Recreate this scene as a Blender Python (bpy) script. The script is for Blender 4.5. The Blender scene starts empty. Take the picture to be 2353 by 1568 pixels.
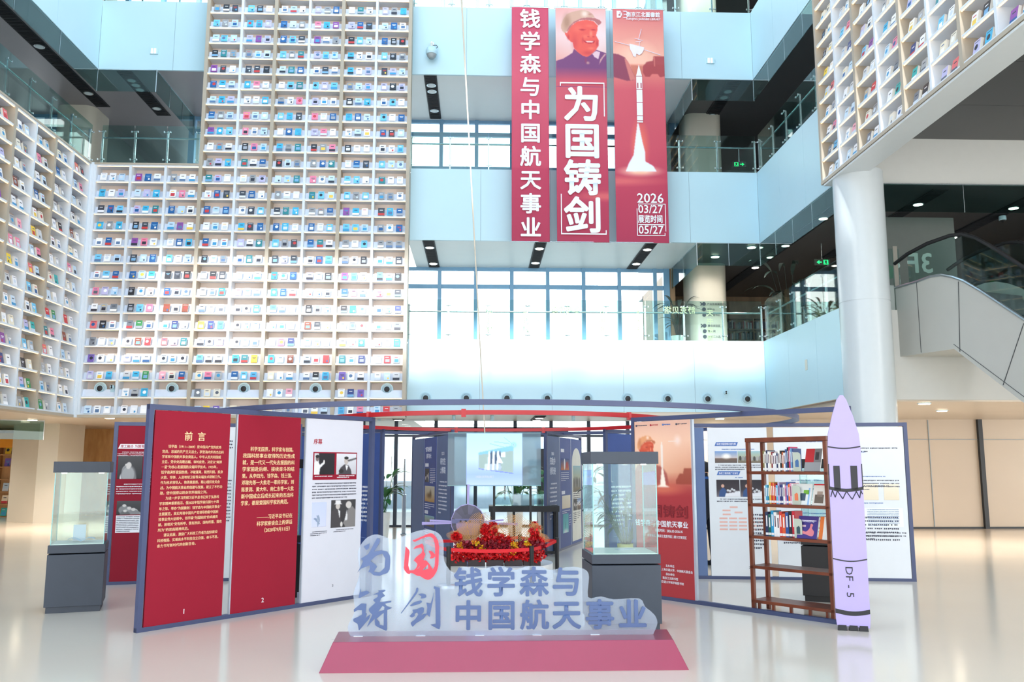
import bpy, bmesh, math, random
import numpy as np
from mathutils import Vector, Matrix
random.seed(7)
R = random.random
D = bpy.data
COL = bpy.context.scene.collection
SC = bpy.context.scene

# ------------------------------------------------------------------ camera
cam_d = D.cameras.new('camera')
cam_d.sensor_fit = 'HORIZONTAL'
cam_d.sensor_width = 36.0
cam_d.lens = 36.0 * 2015.0 / 2353.0
cam_d.clip_start = 0.1
cam_d.clip_end = 500
cam = D.objects.new('camera', cam_d)
COL.objects.link(cam)
cam.location = (0, 0, 1.7)
cam.rotation_euler = (math.radians(90 + 8.162), 0, math.radians(-2.138))
SC.camera = cam

# ------------------------------------------------------------------ world, sun, exposure
w = D.worlds.new('world')
SC.world = w
w.use_nodes = True
wn = w.node_tree
bg = wn.nodes['Background']
tc = wn.nodes.new('ShaderNodeTexCoord')
sep = wn.nodes.new('ShaderNodeSeparateXYZ')
rmp = wn.nodes.new('ShaderNodeValToRGB')
rmp.color_ramp.elements[0].position = 0.30
rmp.color_ramp.elements[0].color = (1.0, 0.985, 0.96, 1)
rmp.color_ramp.elements[1].position = 0.62
rmp.color_ramp.elements[1].color = (0.50, 0.77, 1.0, 1)
wn.links.new(tc.outputs['Generated'], sep.inputs[0])
wn.links.new(sep.outputs['Z'], rmp.inputs[0])
wn.links.new(rmp.outputs[0], bg.inputs['Color'])
mr = wn.nodes.new('ShaderNodeMapRange')
mr.inputs['From Min'].default_value = 0.3
mr.inputs['From Max'].default_value = 0.62
mr.inputs['To Min'].default_value = 7.0
mr.inputs['To Max'].default_value = 2.45
wn.links.new(sep.outputs['Z'], mr.inputs['Value'])
wn.links.new(mr.outputs[0], bg.inputs['Strength'])

sun_d = D.lights.new('sun', 'SUN')
sun_d.energy = 8.5
sun_d.angle = math.radians(1.6)
sun_d.color = (1.0, 0.98, 0.95)
sun = D.objects.new('sun', sun_d)
COL.objects.link(sun)
sun.location = (0, -12, 20)
sun.rotation_euler = Vector((0.06, 1.0, -math.tan(math.radians(20)))).to_track_quat('-Z', 'Y').to_euler()

SC.view_settings.view_transform = 'Standard'
SC.view_settings.look = 'None'
SC.view_settings.gamma = 1
SC.view_settings.use_curve_mapping = False
SC.view_settings.exposure = -0.32
try:
    SC.cycles.max_bounces = 9
    SC.cycles.transparent_max_bounces = 24
    SC.cycles.diffuse_bounces = 5
    SC.cycles.caustics_reflective = False
    SC.cycles.caustics_refractive = False
    SC.cycles.sample_clamp_indirect = 6
    SC.cycles.use_denoising = True
except Exception:
    pass

# ------------------------------------------------------------------ materials
def lin(c):
    c = c / 255.0
    return c / 12.92 if c <= 0.04045 else ((c + 0.055) / 1.055) ** 2.4

def L3(c):
    return tuple(lin(v) for v in c)

MATS = {}
def mat(name, rgb=(200, 200, 200), rough=0.5, metal=0.0, spec=0.5, emis=0.0, ecol=None, noise=0.03, scale=6.0, bump=0.0, attr=False, coat=0.0):
    if name in MATS:
        return MATS[name]
    m = D.materials.new(name)
    m.use_nodes = True
    nt = m.node_tree
    b = nt.nodes['Principled BSDF']
    c = L3(rgb)
    b.inputs['Roughness'].default_value = rough
    b.inputs['Metallic'].default_value = metal
    b.inputs['Specular IOR Level'].default_value = spec
    if coat:
        b.inputs['Coat Weight'].default_value = coat
        b.inputs['Coat Roughness'].default_value = 0.1
    if attr:
        a = nt.nodes.new('ShaderNodeAttribute')
        a.attribute_name = 'Col'
        src = a.outputs['Color']
        nt.links.new(src, b.inputs['Base Color'])
        if emis:
            nt.links.new(src, b.inputs['Emission Color'])
            b.inputs['Emission Strength'].default_value = emis
    else:
        tcn = nt.nodes.new('ShaderNodeTexCoord')
        nz = nt.nodes.new('ShaderNodeTexNoise')
        nz.inputs['Scale'].default_value = scale
        nz.inputs['Detail'].default_value = 3
        nt.links.new(tcn.outputs['Object'], nz.inputs['Vector'])
        cr = nt.nodes.new('ShaderNodeValToRGB')
        cr.color_ramp.elements[0].position = 0.3
        cr.color_ramp.elements[1].position = 0.7
        cr.color_ramp.elements[0].color = tuple(v * (1 - noise) for v in c) + (1,)
        cr.color_ramp.elements[1].color = tuple(min(1, v * (1 + noise)) for v in c) + (1,)
        nt.links.new(nz.outputs['Fac'], cr.inputs[0])
        nt.links.new(cr.outputs[0], b.inputs['Base Color'])
        if bump:
            bn = nt.nodes.new('ShaderNodeBump')
            bn.inputs['Strength'].default_value = bump
            bn.inputs['Distance'].default_value = 0.01
            nt.links.new(nz.outputs['Fac'], bn.inputs['Height'])
            nt.links.new(bn.outputs[0], b.inputs['Normal'])
        if emis:
            b.inputs['Emission Color'].default_value = tuple(L3(ecol or rgb)) + (1,)
            b.inputs['Emission Strength'].default_value = emis
    MATS[name] = m
    return m

def glass(name, tint=(225, 240, 238), refl=1.0, rough=0.02, haze=0.0, hcol=(220, 235, 245), ior=1.45):
    if name in MATS:
        return MATS[name]
    m = D.materials.new(name)
    m.use_nodes = True
    nt = m.node_tree
    nt.nodes.remove(nt.nodes['Principled BSDF'])
    out = nt.nodes['Material Output']
    tr = nt.nodes.new('ShaderNodeBsdfTransparent')
    tr.inputs[0].default_value = L3(tint) + (1,)
    gl = nt.nodes.new('ShaderNodeBsdfGlossy')
    gl.inputs['Roughness'].default_value = rough
    gl.inputs['Color'].default_value = (refl, refl, refl, 1)
    fr = nt.nodes.new('ShaderNodeFresnel')
    ge = nt.nodes.new('ShaderNodeNewGeometry')
    mi_ = nt.nodes.new('ShaderNodeMapRange')        # the same reflectance on both faces of a thin sheet
    mi_.inputs['To Min'].default_value = ior; mi_.inputs['To Max'].default_value = 1.0 / ior
    nt.links.new(ge.outputs['Backfacing'], mi_.inputs['Value'])
    nt.links.new(mi_.outputs[0], fr.inputs['IOR'])
    mx = nt.nodes.new('ShaderNodeMixShader')
    nt.links.new(fr.outputs[0], mx.inputs[0])
    nt.links.new(gl.outputs[0], mx.inputs[2])
    if haze:
        df = nt.nodes.new('ShaderNodeBsdfTranslucent')
        df.inputs[0].default_value = L3(hcol) + (1,)
        d2 = nt.nodes.new('ShaderNodeBsdfDiffuse')
        d2.inputs[0].default_value = L3(hcol) + (1,)
        ad = nt.nodes.new('ShaderNodeMixShader')
        nt.links.new(df.outputs[0], ad.inputs[1])
        nt.links.new(d2.outputs[0], ad.inputs[2])
        m2 = nt.nodes.new('ShaderNodeMixShader')
        m2.inputs[0].default_value = haze
        nt.links.new(tr.outputs[0], m2.inputs[1])
        nt.links.new(ad.outputs[0], m2.inputs[2])
        nt.links.new(m2.outputs[0], mx.inputs[1])
    else:
        nt.links.new(tr.outputs[0], mx.inputs[1])
    nt.links.new(mx.outputs[0], out.inputs['Surface'])
    MATS[name] = m
    return m

def wood(name, rgb, rgb2, rough=0.4, sc=(1, 1, 12)):
    if name in MATS:
        return MATS[name]
    m = D.materials.new(name)
    m.use_nodes = True
    nt = m.node_tree
    b = nt.nodes['Principled BSDF']
    b.inputs['Roughness'].default_value = rough
    t = nt.nodes.new('ShaderNodeTexCoord')
    mp = nt.nodes.new('ShaderNodeMapping')
    mp.inputs['Scale'].default_value = sc
    nz = nt.nodes.new('ShaderNodeTexNoise')
    nz.inputs['Scale'].default_value = 5
    nz.inputs['Detail'].default_value = 6
    cr = nt.nodes.new('ShaderNodeValToRGB')
    cr.color_ramp.elements[0].position = 0.35
    cr.color_ramp.elements[1].position = 0.65
    cr.color_ramp.elements[0].color = L3(rgb) + (1,)
    cr.color_ramp.elements[1].color = L3(rgb2) + (1,)
    nt.links.new(t.outputs['Object'], mp.inputs[0])
    nt.links.new(mp.outputs[0], nz.inputs['Vector'])
    nt.links.new(nz.outputs['Fac'], cr.inputs[0])
    nt.links.new(cr.outputs[0], b.inputs['Base Color'])
    MATS[name] = m
    return m

M_white = mat('white_metal_panel', (186, 218, 230), 0.35, noise=0.01, scale=1.5)
M_seam = mat('panel_seam', (150, 165, 175), 0.6)
M_floor = mat('polished_floor', (240, 225, 207), 0.13, spec=0.6, noise=0.015, scale=0.6)
M_ceil_lit = mat('daylit_metal_ceiling', (222, 230, 234), 0.4, metal=0.0, noise=0.02, scale=1)  # gallery ceiling metal with the daylight glare put into its colour
M_ceil_shade = mat('shaded_metal_ceiling', (92, 90, 94), 0.35, metal=0.2, noise=0.03, scale=1)  # the same ceiling metal with shade put into its colour
M_vent = mat('black_vent', (28, 29, 36), 0.6)
M_glass = glass('rail_glass', (222, 238, 236), 0.8)
M_glassd = glass('draft_curtain_glass', (190, 215, 214), 0.9)
M_winglass = glass('window_glass', (250, 253, 253), 0.6)
M_steel = mat('brushed_steel', (196, 205, 210), 0.25, metal=0.9)
M_mull = mat('blue_grey_mullion', (120, 165, 200), 0.4, metal=0.3)
M_lamp = mat('lamp_diffuser', (255, 250, 240), 0.5, emis=14, ecol=(255, 244, 225))
M_lampw = mat('warm_lamp', (255, 240, 215), 0.5, emis=30, ecol=(255, 236, 205))
M_led = mat('led_strip', (255, 225, 180), 0.5, emis=3.4, ecol=(255, 205, 140))
M_case_w = mat('bookcase_white', (216, 224, 232), 0.45, noise=0.01)
M_case_b = mat('bookcase_taupe', (176, 166, 150), 0.5, noise=0.03)
M_case_back = mat('bookcase_back', (226, 212, 202), 0.6, noise=0.02)
M_ledge = mat('display_ledge_white', (214, 224, 240), 0.5)
M_book = mat('book_cover', rough=0.45, attr=True)
M_print = mat('printed_sheet', rough=0.6, attr=True)
M_navy = mat('navy_frame_paint', (66, 76, 112), 0.45, noise=0.03)
M_redm = mat('red_metal', (178, 22, 34), 0.35)
M_crimson = mat('crimson_panel', (150, 28, 50), 0.7, spec=.2, noise=0.02, scale=3)
M_crimson2 = mat('deep_crimson_panel', (140, 26, 46), 0.7, spec=.2, noise=0.02, scale=3)
M_pwhite = mat('white_panel', (214, 215, 226), 0.6, noise=0.01)
M_pwhite2 = mat('cool_white_panel', (220, 224, 230), 0.6, noise=0.01)
M_pblue = mat('royal_blue_panel', (56, 84, 152), 0.55, noise=0.03)
M_pblue2 = mat('slate_blue_panel', (92, 114, 156), 0.55, noise=0.03)
M_alu = mat('aluminium_edge', (190, 200, 215), 0.3, metal=0.6)
M_gold = mat('cream_lettering', (245, 214, 165), 0.6)
M_tw = mat('white_lettering', (238, 240, 248), 0.6)
M_tk = mat('dark_lettering', (74, 76, 92), 0.6)
M_tr = mat('red_lettering', (170, 36, 56), 0.6)
M_tb = mat('blue_lettering', (84, 120, 180), 0.6)
M_plinth = mat('dark_plinth', (52, 62, 76), 0.5, noise=0.04)
M_black = mat('black_paint', (22, 23, 27), 0.5)
M_cglass = glass('showcase_glass', (240, 250, 250), 0.9)
M_gedge = mat('glass_edge', (120, 185, 185), 0.2, spec=0.8)
M_rope = mat('cord', (200, 190, 175), 0.8)

# ------------------------------------------------------------------ helpers
class G:
    """collects faces, builds ONE mesh object"""
    def __init__(s):
        s.v = []; s.f = []; s.c = []; s.m = []
        s.hascol = False
    def add(s, vs, fs, col=None, mi=0):
        o = len(s.v)
        s.v.extend([tuple(p) for p in vs])
        for f in fs:
            s.f.append(tuple(i + o for i in f))
            s.c.append(col); s.m.append(mi)
        if col is not None:
            s.hascol = True
        return s
    def box(s, x0, y0, z0, x1, y1, z1, col=None, mi=0):
        x0, x1 = min(x0, x1), max(x0, x1); y0, y1 = min(y0, y1), max(y0, y1); z0, z1 = min(z0, z1), max(z0, z1)
        vs = [(x0, y0, z0), (x1, y0, z0), (x1, y1, z0), (x0, y1, z0), (x0, y0, z1), (x1, y0, z1), (x1, y1, z1), (x0, y1, z1)]
        return s.add(vs, [(0, 3, 2, 1), (4, 5, 6, 7), (0, 1, 5, 4), (1, 2, 6, 5), (2, 3, 7, 6), (3, 0, 4, 7)], col, mi)
    def prism(s, poly, y0, y1, col=None, mi=0):
        """poly: list of (x,z), extruded along y"""
        n = len(poly)
        a = sum(poly[i][0] * poly[(i + 1) % n][1] - poly[(i + 1) % n][0] * poly[i][1] for i in range(n))
        if a < 0:
            poly = poly[::-1]
        vs = [(p[0], y0, p[1]) for p in poly] + [(p[0], y1, p[1]) for p in poly]
        fs = [tuple(range(n)), tuple(range(2 * n - 1, n - 1, -1))]
        fs += [(i, i + n, (i + 1) % n + n, (i + 1) % n) for i in range(n)]
        return s.add(vs, fs, col, mi)
    def hprism(s, poly, z0, z1, col=None, mi=0):
        n = len(poly)
        a = sum(poly[i][0] * poly[(i + 1) % n][1] - poly[(i + 1) % n][0] * poly[i][1] for i in range(n))
        if a < 0:
            poly = poly[::-1]
        vs = [(p[0], p[1], z0) for p in poly] + [(p[0], p[1], z1) for p in poly]
        fs = [tuple(range(n - 1, -1, -1)), tuple(range(n, 2 * n))]
        fs += [(i, (i + 1) % n, (i + 1) % n + n, i + n) for i in range(n)]
        return s.add(vs, fs, col, mi)
    def cyl(s, p0, p1, r0, r1=None, n=16, caps=True, col=None, mi=0):
        r1 = r0 if r1 is None else r1
        p0 = Vector(p0); p1 = Vector(p1)
        d = (p1 - p0).normalized()
        a = d.orthogonal().normalized(); b = d.cross(a)
        vs = []
        for p, r in ((p0, r0), (p1, r1)):
            for i in range(n):
                t = 2 * math.pi * i / n
                vs.append(p + a * (r * math.cos(t)) + b * (r * math.sin(t)))
        fs = [(i, (i + 1) % n, (i + 1) % n + n, i + n) for i in range(n)]
        if caps:
            fs += [tuple(range(n - 1, -1, -1)), tuple(range(n, 2 * n))]
        return s.add(vs, fs, col, mi)
    def tube(s, pts, r, n=10, col=None, mi=0):
        for i in range(len(pts) - 1):
            s.cyl(pts[i], pts[i + 1], r if not isinstance(r, (list, tuple)) else r[i], None if not isinstance(r, (list, tuple)) else r[i + 1], n, True, col, mi)
        return s
    def lathe(s, prof, c=(0, 0, 0), axis='z', n=32, col=None, mi=0):
        vs = []
        for r, h in prof:
            for i in range(n):
                t = 2 * math.pi * i / n
                x, y = r * math.cos(t), r * math.sin(t)
                vs.append((c[0] + x, c[1] + y, c[2] + h) if axis == 'z' else (c[0] + x, c[1] - h, c[2] + y))
        fs = []
        for k in range(len(prof) - 1):
            for i in range(n):
                fs.append((k * n + i, k * n + (i + 1) % n, (k + 1) * n + (i + 1) % n, (k + 1) * n + i))
        fs.append(tuple(range((len(prof) - 1) * n, len(prof) * n)))
        fs.append(tuple(range(n - 1, -1, -1)))
        return s.add(vs, fs, col, mi)
    def quad(s, a, b, c, d, col=None, mi=0):
        return s.add([a, b, c, d], [(0, 1, 2, 3)], col, mi)
    def build(s, name, m, parent=None, smooth=False, kind=None, bevel=0):
        me = D.meshes.new(name)
        me.from_pydata(s.v, [], s.f)
        if not isinstance(m, (list, tuple)):
            m = [m]
        for mm in m:
            me.materials.append(mm)
        if len(m) > 1:
            me.polygons.foreach_set('material_index', s.m)
        if s.hascol:
            at = me.color_attributes.new('Col', 'FLOAT_COLOR', 'CORNER')
            arr = []
            for f, c in zip(s.f, s.c):
                cc = L3(c if c is not None else (200, 200, 200)) + (1.0,)
                arr.extend(cc * len(f))
            at.data.foreach_set('color', arr)
        if smooth:
            me.polygons.foreach_set('use_smooth', [True] * len(me.polygons))
        me.update()
        o = D.objects.new(name, me)
        COL.objects.link(o)
        if parent is not None:
            o.parent = parent
        if kind:
            o['kind'] = kind
        if bevel:
            b = o.modifiers.new('bevel', 'BEVEL'); b.width = bevel; b.segments = 2; b.limit_method = 'ANGLE'
        if smooth and hasattr(me, 'set_sharp_from_angle'):
            me.set_sharp_from_angle(angle=math.radians(40))
        return o

def tag(o, label, cat, group=None, kind=None):
    o['label'] = label; o['category'] = cat
    if group: o['group'] = group
    if kind: o['kind'] = kind
    return o

def thing(name, label, cat, loc=(0, 0, 0), rz=0.0, group=None, kind=None, rot=None):
    o = D.objects.new(name, None)
    COL.objects.link(o)
    o.empty_display_size = 0.2
    o.location = loc
    o.rotation_euler = rot if rot else (0, 0, rz)
    return tag(o, label, cat, group, kind)

def struct(o):
    o['kind'] = 'structure'
    return o

def dup(root, loc, rz=None, label=None, group=None):
    r = root.copy(); COL.objects.link(r); r.location = loc
    if rz is not None: r.rotation_euler = (0, 0, rz)
    if label: r['label'] = label
    if group: r['group'] = group
    for ch in list(root.children):
        c = ch.copy(); COL.objects.link(c); c.parent = r
        for g in ch.children:
            d = g.copy(); COL.objects.link(d); d.parent = c
    return r

def curve_to_obj(cu, name, m, parent, mirror=False, smooth=False):
    tmp = D.objects.new('tmp', cu)
    COL.objects.link(tmp)
    dg = bpy.context.evaluated_depsgraph_get()
    dg.update()
    me = D.meshes.new_from_object(tmp.evaluated_get(dg))
    D.objects.remove(tmp)
    me.name = name
    me.materials.clear(); me.materials.append(m)
    # stand the lettering up: x stays x, y becomes z, extrusion along y
    n = len(me.vertices)
    co = np.empty(n * 3); me.vertices.foreach_get('co', co); co = co.reshape(-1, 3)
    x = -co[:, 0] if mirror else co[:, 0]
    out = np.stack([x, -co[:, 2], co[:, 1]], 1).ravel()
    me.vertices.foreach_set('co', out); me.update()
    o = D.objects.new(name, me); COL.objects.link(o)
    if parent is not None: o.parent = parent
    return o

def text(s, size, x, y, z, m, parent, align='LEFT', bold=0.0, ext=0.001, spacing=1.0, line=1.0, sx=1.0, mirror=False, name='lettering', roty=0.0, res=2):
    cu = D.curves.new('tmpfont', 'FONT')
    cu.body = s; cu.size = size; cu.align_x = align
    cu.extrude = ext; b_ = bold * size * .9
    cu.space_character = spacing; cu.space_line = line
    cu.resolution_u = res
    o = curve_to_obj(cu, name, m, parent, mirror)
    if b_:
        # heavier weight: the same glyphs repeated a hair apart, each a little deeper
        me = o.data; n = len(me.vertices)
        co = np.empty(n * 3); me.vertices.foreach_get('co', co); co = co.reshape(-1, 3)
        nl = len(me.loops); lv = np.empty(nl, int); me.loops.foreach_get('vertex_index', lv)
        npn = len(me.polygons); ls = np.empty(npn, int); me.polygons.foreach_get('loop_start', ls)
        offs = ((0, 0), (1, 0), (-1, 0), (0, 1), (0, -1), (.72, .72), (-.72, -.72), (.72, -.72), (-.72, .72)) if size > .2 else ((0, 0), (.8, .8), (-.8, -.8), (.8, -.8), (-.8, .8)) if size > .1 else ((.7, .7), (-.7, -.7))
        C_, V_, S_ = [], [], []
        for k, (dx, dz) in enumerate(offs):
            C_.append(co + np.array([dx * b_, k * .0004, dz * b_])); V_.append(lv + n * k); S_.append(ls + nl * k)
        me2 = D.meshes.new(name)
        C_ = np.concatenate(C_); V_ = np.concatenate(V_); S_ = np.concatenate(S_)
        me2.vertices.add(len(C_)); me2.vertices.foreach_set('co', C_.ravel())
        me2.loops.add(len(V_)); me2.loops.foreach_set('vertex_index', V_)
        me2.polygons.add(len(S_)); me2.polygons.foreach_set('loop_start', S_)
        me2.update(calc_edges=True); me2.materials.append(m)
        o.data = me2; D.meshes.remove(me)
    o.location = (x, y, z); o.scale = (sx, 1, 1); o.rotation_euler = (0, roty, 0)
    return o

def cutout(loops, m, parent, name, ext=0.006, y=0.0, x=0.0, z=0.0, mirror=False):
    """loops: lists of (x,z) points; inner loops become holes"""
    cu = D.curves.new('tmpcut', 'CURVE')
    cu.dimensions = '2D'; cu.fill_mode = 'BOTH'; cu.extrude = ext
    for lp in loops:
        sp = cu.splines.new('POLY'); sp.points.add(len(lp) - 1)
        for i, p in enumerate(lp):
            sp.points[i].co = (p[0], p[1], 0, 1)
        sp.use_cyclic_u = True
    o = curve_to_obj(cu, name, m, parent, mirror)
    o.location = (x, y, z)
    return o

def smooth_loop(lp, k=4):
    """Catmull-Rom through the points"""
    n = len(lp); out = []
    for i in range(n):
        p0, p1, p2, p3 = lp[i - 1], lp[i], lp[(i + 1) % n], lp[(i + 2) % n]
        for j in range(k):
            t = j / k
            out.append(tuple(0.5 * (2 * p1[a] + (p2[a] - p0[a]) * t + (2 * p0[a] - 5 * p1[a] + 4 * p2[a] - p3[a]) * t * t
                                    + (-p0[a] + 3 * p1[a] - 3 * p2[a] + p3[a]) * t ** 3) for a in (0, 1)))
    return out

# ---- printed pictures: a colour field on a fine grid
class Art:
    def __init__(s, nx, ny):
        s.nx, s.ny = nx, ny; s.crisp = False
        s.u, s.v = np.meshgrid((np.arange(nx) + .5) / nx, (np.arange(ny) + .5) / ny)   # v from the top
        s.img = np.zeros((ny, nx, 3))
    def grad(s, stops):
        vs = [p[0] for p in stops]
        for k in range(3):
            s.img[:, :, k] = np.interp(s.v, vs, [p[1][k] for p in stops])
        return s
    def mask(s, poly, soft=0):
        x, y = s.u, s.v
        m = np.zeros(x.shape, bool)
        n = len(poly)
        for i in range(n):
            x1, y1 = poly[i]; x2, y2 = poly[(i + 1) % n]
            if y1 == y2: continue
            c = ((y1 > y) != (y2 > y)) & (x < (x2 - x1) * (y - y1) / (y2 - y1) + x1)
            m ^= c
        m = m.astype(float)
        for _ in range(soft):
            p = np.pad(m, 1, mode='edge')
            m = (p[:-2, 1:-1] + p[2:, 1:-1] + p[1:-1, :-2] + p[1:-1, 2:] + 2 * p[1:-1, 1:-1]) / 6
        return m
    def poly(s, poly, col, soft=1, op=1.0):
        m = s.mask(poly, soft)[:, :, None] * op
        s.img = s.img * (1 - m) + np.array(col, float) * m
        return s
    def blob(s, cx, cy, rx, ry, col, op=1.0, p=1.0, ang=0.0):
        dx, dy = (s.u - cx), (s.v - cy)
        ca, sa = math.cos(ang), math.sin(ang)
        d = np.sqrt(((dx * ca + dy * sa) / rx) ** 2 + ((-dx * sa + dy * ca) / ry) ** 2)
        m = (np.clip((1.0 - d) * 5 + .5, 0, 1) if s.crisp else np.clip(1.3 - d, 0, 1) ** p)[:, :, None] * op
        m = np.clip(m, 0, 1)
        s.img = s.img * (1 - m) + np.array(col, float) * m
        return s
    def build(s, w, h, m, parent, name, x=0, y=0, z=0, wave=0.0):
        """sheet in the xz plane, lower left corner at x,z, facing -y"""
        nx, ny = s.nx, s.ny
        X, Z = np.meshgrid(np.arange(nx + 1) / nx * w, h - np.arange(ny + 1) / ny * h)
        Yv = wave * np.sin(X / w * 5.1 + Z * 0.6) * (1 - Z / h * 0.5) if wave else X * 0
        co = np.stack([X, Yv, Z], 2).reshape(-1, 3)
        i, j = np.meshgrid(np.arange(nx), np.arange(ny))
        a = (j * (nx + 1) + i).ravel()
        fs = np.stack([a, a + nx + 1, a + nx + 2, a + 1], 1)
        me = D.meshes.new(name)
        me.vertices.add(len(co)); me.vertices.foreach_set('co', co.ravel())
        me.loops.add(fs.size); me.loops.foreach_set('vertex_index', fs.ravel())
        me.polygons.add(len(fs)); me.polygons.foreach_set('loop_start', np.arange(len(fs)) * 4)
        me.update(calc_edges=True)
        P = np.pad(s.img, ((0, 1), (0, 1), (0, 0)), mode='edge')
        c = np.clip(P, 0, 255) / 255
        c = np.where(c <= 0.04045, c / 12.92, ((c + 0.055) / 1.055) ** 2.4)
        c = np.concatenate([c, np.ones(c.shape[:2] + (1,))], 2).reshape(-1, 4)
        at = me.color_attributes.new('Col', 'FLOAT_COLOR', 'POINT')
        at.data.foreach_set('color', c.ravel())
        me.materials.append(m)
        o = D.objects.new(name, me); COL.objects.link(o)
        o.parent = parent; o.location = (x, y, z)
        sd = o.modifiers.new('thickness', 'SOLIDIFY'); sd.thickness = 0.004; sd.offset = -1
        return o

def bars(g, x0, ztop, wd, n, pitch, h, y, col=None, first_indent=0.0, last=0.6, dash=None):
    """rows of tiny glyph-like marks for print too small to read"""
    dash = dash or h
    for r in range(n):
        x = x0 + (first_indent if r == 0 else 0)
        xe = x0 + wd * (last if r == n - 1 else 1)
        while x < xe - dash * .5:
            ww = dash * (0.62 + 0.25 * R())
            hh = h * (0.7 + 0.3 * R())
            g.box(x, y, ztop - r * pitch - hh, min(x + ww, xe), y + 0.0015, ztop - r * pitch, col)
            x += dash * 1.08
            if R() < 0.06: x += dash * 0.8

# ================================================================== THE BUILDING
XR, XL, YB = 7.45, -10.2, 22.5          # atrium faces: right, left, back
YW = 25.7                                # curtain wall plane
BANDS = [(3.1, 4.96), (7.6, 9.55), (12.2, 14.15)]

g = G(); g.box(-26, -13, -0.25, 22, 34, 0.0)
struct(g.build('floor', M_floor))

def band_panels(g, seamg, p0, p1, z0, z1, nrm, step=2.06, gap=0.008, th=0.06):
    """row of flat panels from p0 to p1 (plan points); nrm points to the atrium"""
    p0 = Vector(p0); p1 = Vector(p1); d = p1 - p0; Ln = d.length; d.normalize()
    n = max(1, round(Ln / step)); w_ = Ln / n
    nv = Vector(nrm)
    for i in range(n):
        a = p0 + d * (i * w_ + gap / 2); b = p0 + d * ((i + 1) * w_ - gap / 2)
        c = b - nv * th; e = a - nv * th
        g.hprism([(a.x, a.y), (b.x, b.y), (c.x, c.y), (e.x, e.y)], z0, z1)
    a = p0 - nv * 0.012; b = p1 - nv * 0.012; c = p1 - nv * th; e = p0 - nv * th
    seamg.hprism([(a.x, a.y), (b.x, b.y), (c.x, c.y), (e.x, e.y)], z0 + 0.01, z1 - 0.01)

gb = G(); gs = G()
for i, (z0, z1) in enumerate(BANDS):
    band_panels(gb, gs, (-1.85 if i < 2 else XL, YB), (XR, YB), z0, z1, (0, -1))
wb = struct(gb.build('wall_back', M_white))
gs.build('wall_seam', M_seam, wb)
gr = G(); gs = G()
band_panels(gr, gs, (XR, YB), (XR, 17.2), 3.1, 4.96, (-1, 0), 1.75)
band_panels(gr, gs, (XR, YB), (XR, 17.5), 7.6, 9.55, (-1, 0), 1.75)
band_panels(gr, gs, (XR, YB), (XR, 14.0), 12.2, 14.15, (-1, 0), 1.75)
wr = struct(gr.build('wall_right', M_white))
gs.build('wall_seam', M_seam, wr)
gl_ = G(); gs = G()
band_panels(gl_, gs, (XL, 4.0), (XL, YB), 12.2, 14.15, (1, 0), 2.3)
wl = struct(gl_.build('wall_left', M_white))
gs.build('wall_seam', M_seam, wl)

# slabs: (ceiling below / floor above)
gc = G(); gd = G(); gd2 = G()
for z0, z1 in BANDS:
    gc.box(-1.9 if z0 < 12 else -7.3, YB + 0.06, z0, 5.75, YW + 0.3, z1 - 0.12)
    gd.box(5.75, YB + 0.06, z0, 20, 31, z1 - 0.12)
    if z0 > 4:
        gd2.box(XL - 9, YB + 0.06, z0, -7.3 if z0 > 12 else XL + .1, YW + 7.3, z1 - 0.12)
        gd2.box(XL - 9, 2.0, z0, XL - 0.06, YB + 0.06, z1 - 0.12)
    gd.box(XR + 0.06, 17.56, z0, 20, YB + 0.06, z1 - 0.12)
# top lid over the galleries (the atrium itself has an open glazed roof)
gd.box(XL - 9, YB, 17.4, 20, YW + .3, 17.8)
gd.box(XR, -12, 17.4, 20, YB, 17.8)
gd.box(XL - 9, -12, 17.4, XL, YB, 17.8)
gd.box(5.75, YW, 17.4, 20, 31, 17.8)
struct(gc.build('ceiling', M_ceil_lit)); struct(gd.build('ceiling.001', M_ceil_shade))
struct(gd2.build('ceiling.005', mat('half_shaded_metal_ceiling', (150, 146, 152), 0.35, metal=0.2, noise=0.03, scale=1)))  # same ceiling metal again, weaker shade put into its colour
g = G()
for z0, z1 in BANDS:
    g.box(-1.9 if z0 < 12 else -7.3, YB + .07, z1 - .12, 20, YW + .28, z1 - .10)
    g.box(XR + .07, 17.6, z1 - .12, 20, YB + .07, z1 - .10); g.box(5.76, YW + .28, z1 - .12, 20, 29.9, z1 - .10)
    if z0 > 4: g.box(XL - 9, 2.0, z1 - .12, XL - .07, YW + .28, z1 - .10)
struct(g.build('floor.001', mat('gallery_floor_bounce', (222, 218, 210), .35, noise=.02, scale=1)))  # pale sheets added on the slabs to bounce light onto the soffits
# warm ground-floor ceiling under the left bookcase and under the right galleries
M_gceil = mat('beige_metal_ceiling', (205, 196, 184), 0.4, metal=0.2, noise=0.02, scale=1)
g = G()
g.box(-26, 2.0, 3.02, XL - .05, 33, 3.3); g.box(XL - .05, 22.4, 3.02, -1.9, 33, 3.3)
g.box(-1.9, YB + .06, 3.02, 6.0, YW, 3.1); g.box(6.0, YB + .06, 3.02, 20, 31, 3.1); g.box(7.7, 17.56, 3.02, 20, YB + .06, 3.1)
struct(g.build('ceiling.002', M_gceil))
# linear black vent strips running in depth under each gallery
def vent_strip(x0, x1, y0, y1, z, name='ceiling_vent_strip'):
    g = G()
    g.box(x0, y0, z - 0.02, x1, y1, z - 0.005)
    n = int((y1 - y0) / 0.08)
    for k in range(n):
        y = y0 + 0.04 + k * 0.08
        g.box(x0 + 0.03, y, z - 0.035, x1 - 0.03, y + 0.02, z - 0.02)
    return g.build(name, M_vent)
VENTS = []
for (xa, lv) in ((-1.36, 0), (1.56, 0), (4.52, 0), (-1.36, 1), (4.2, 1)):
    pass

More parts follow.
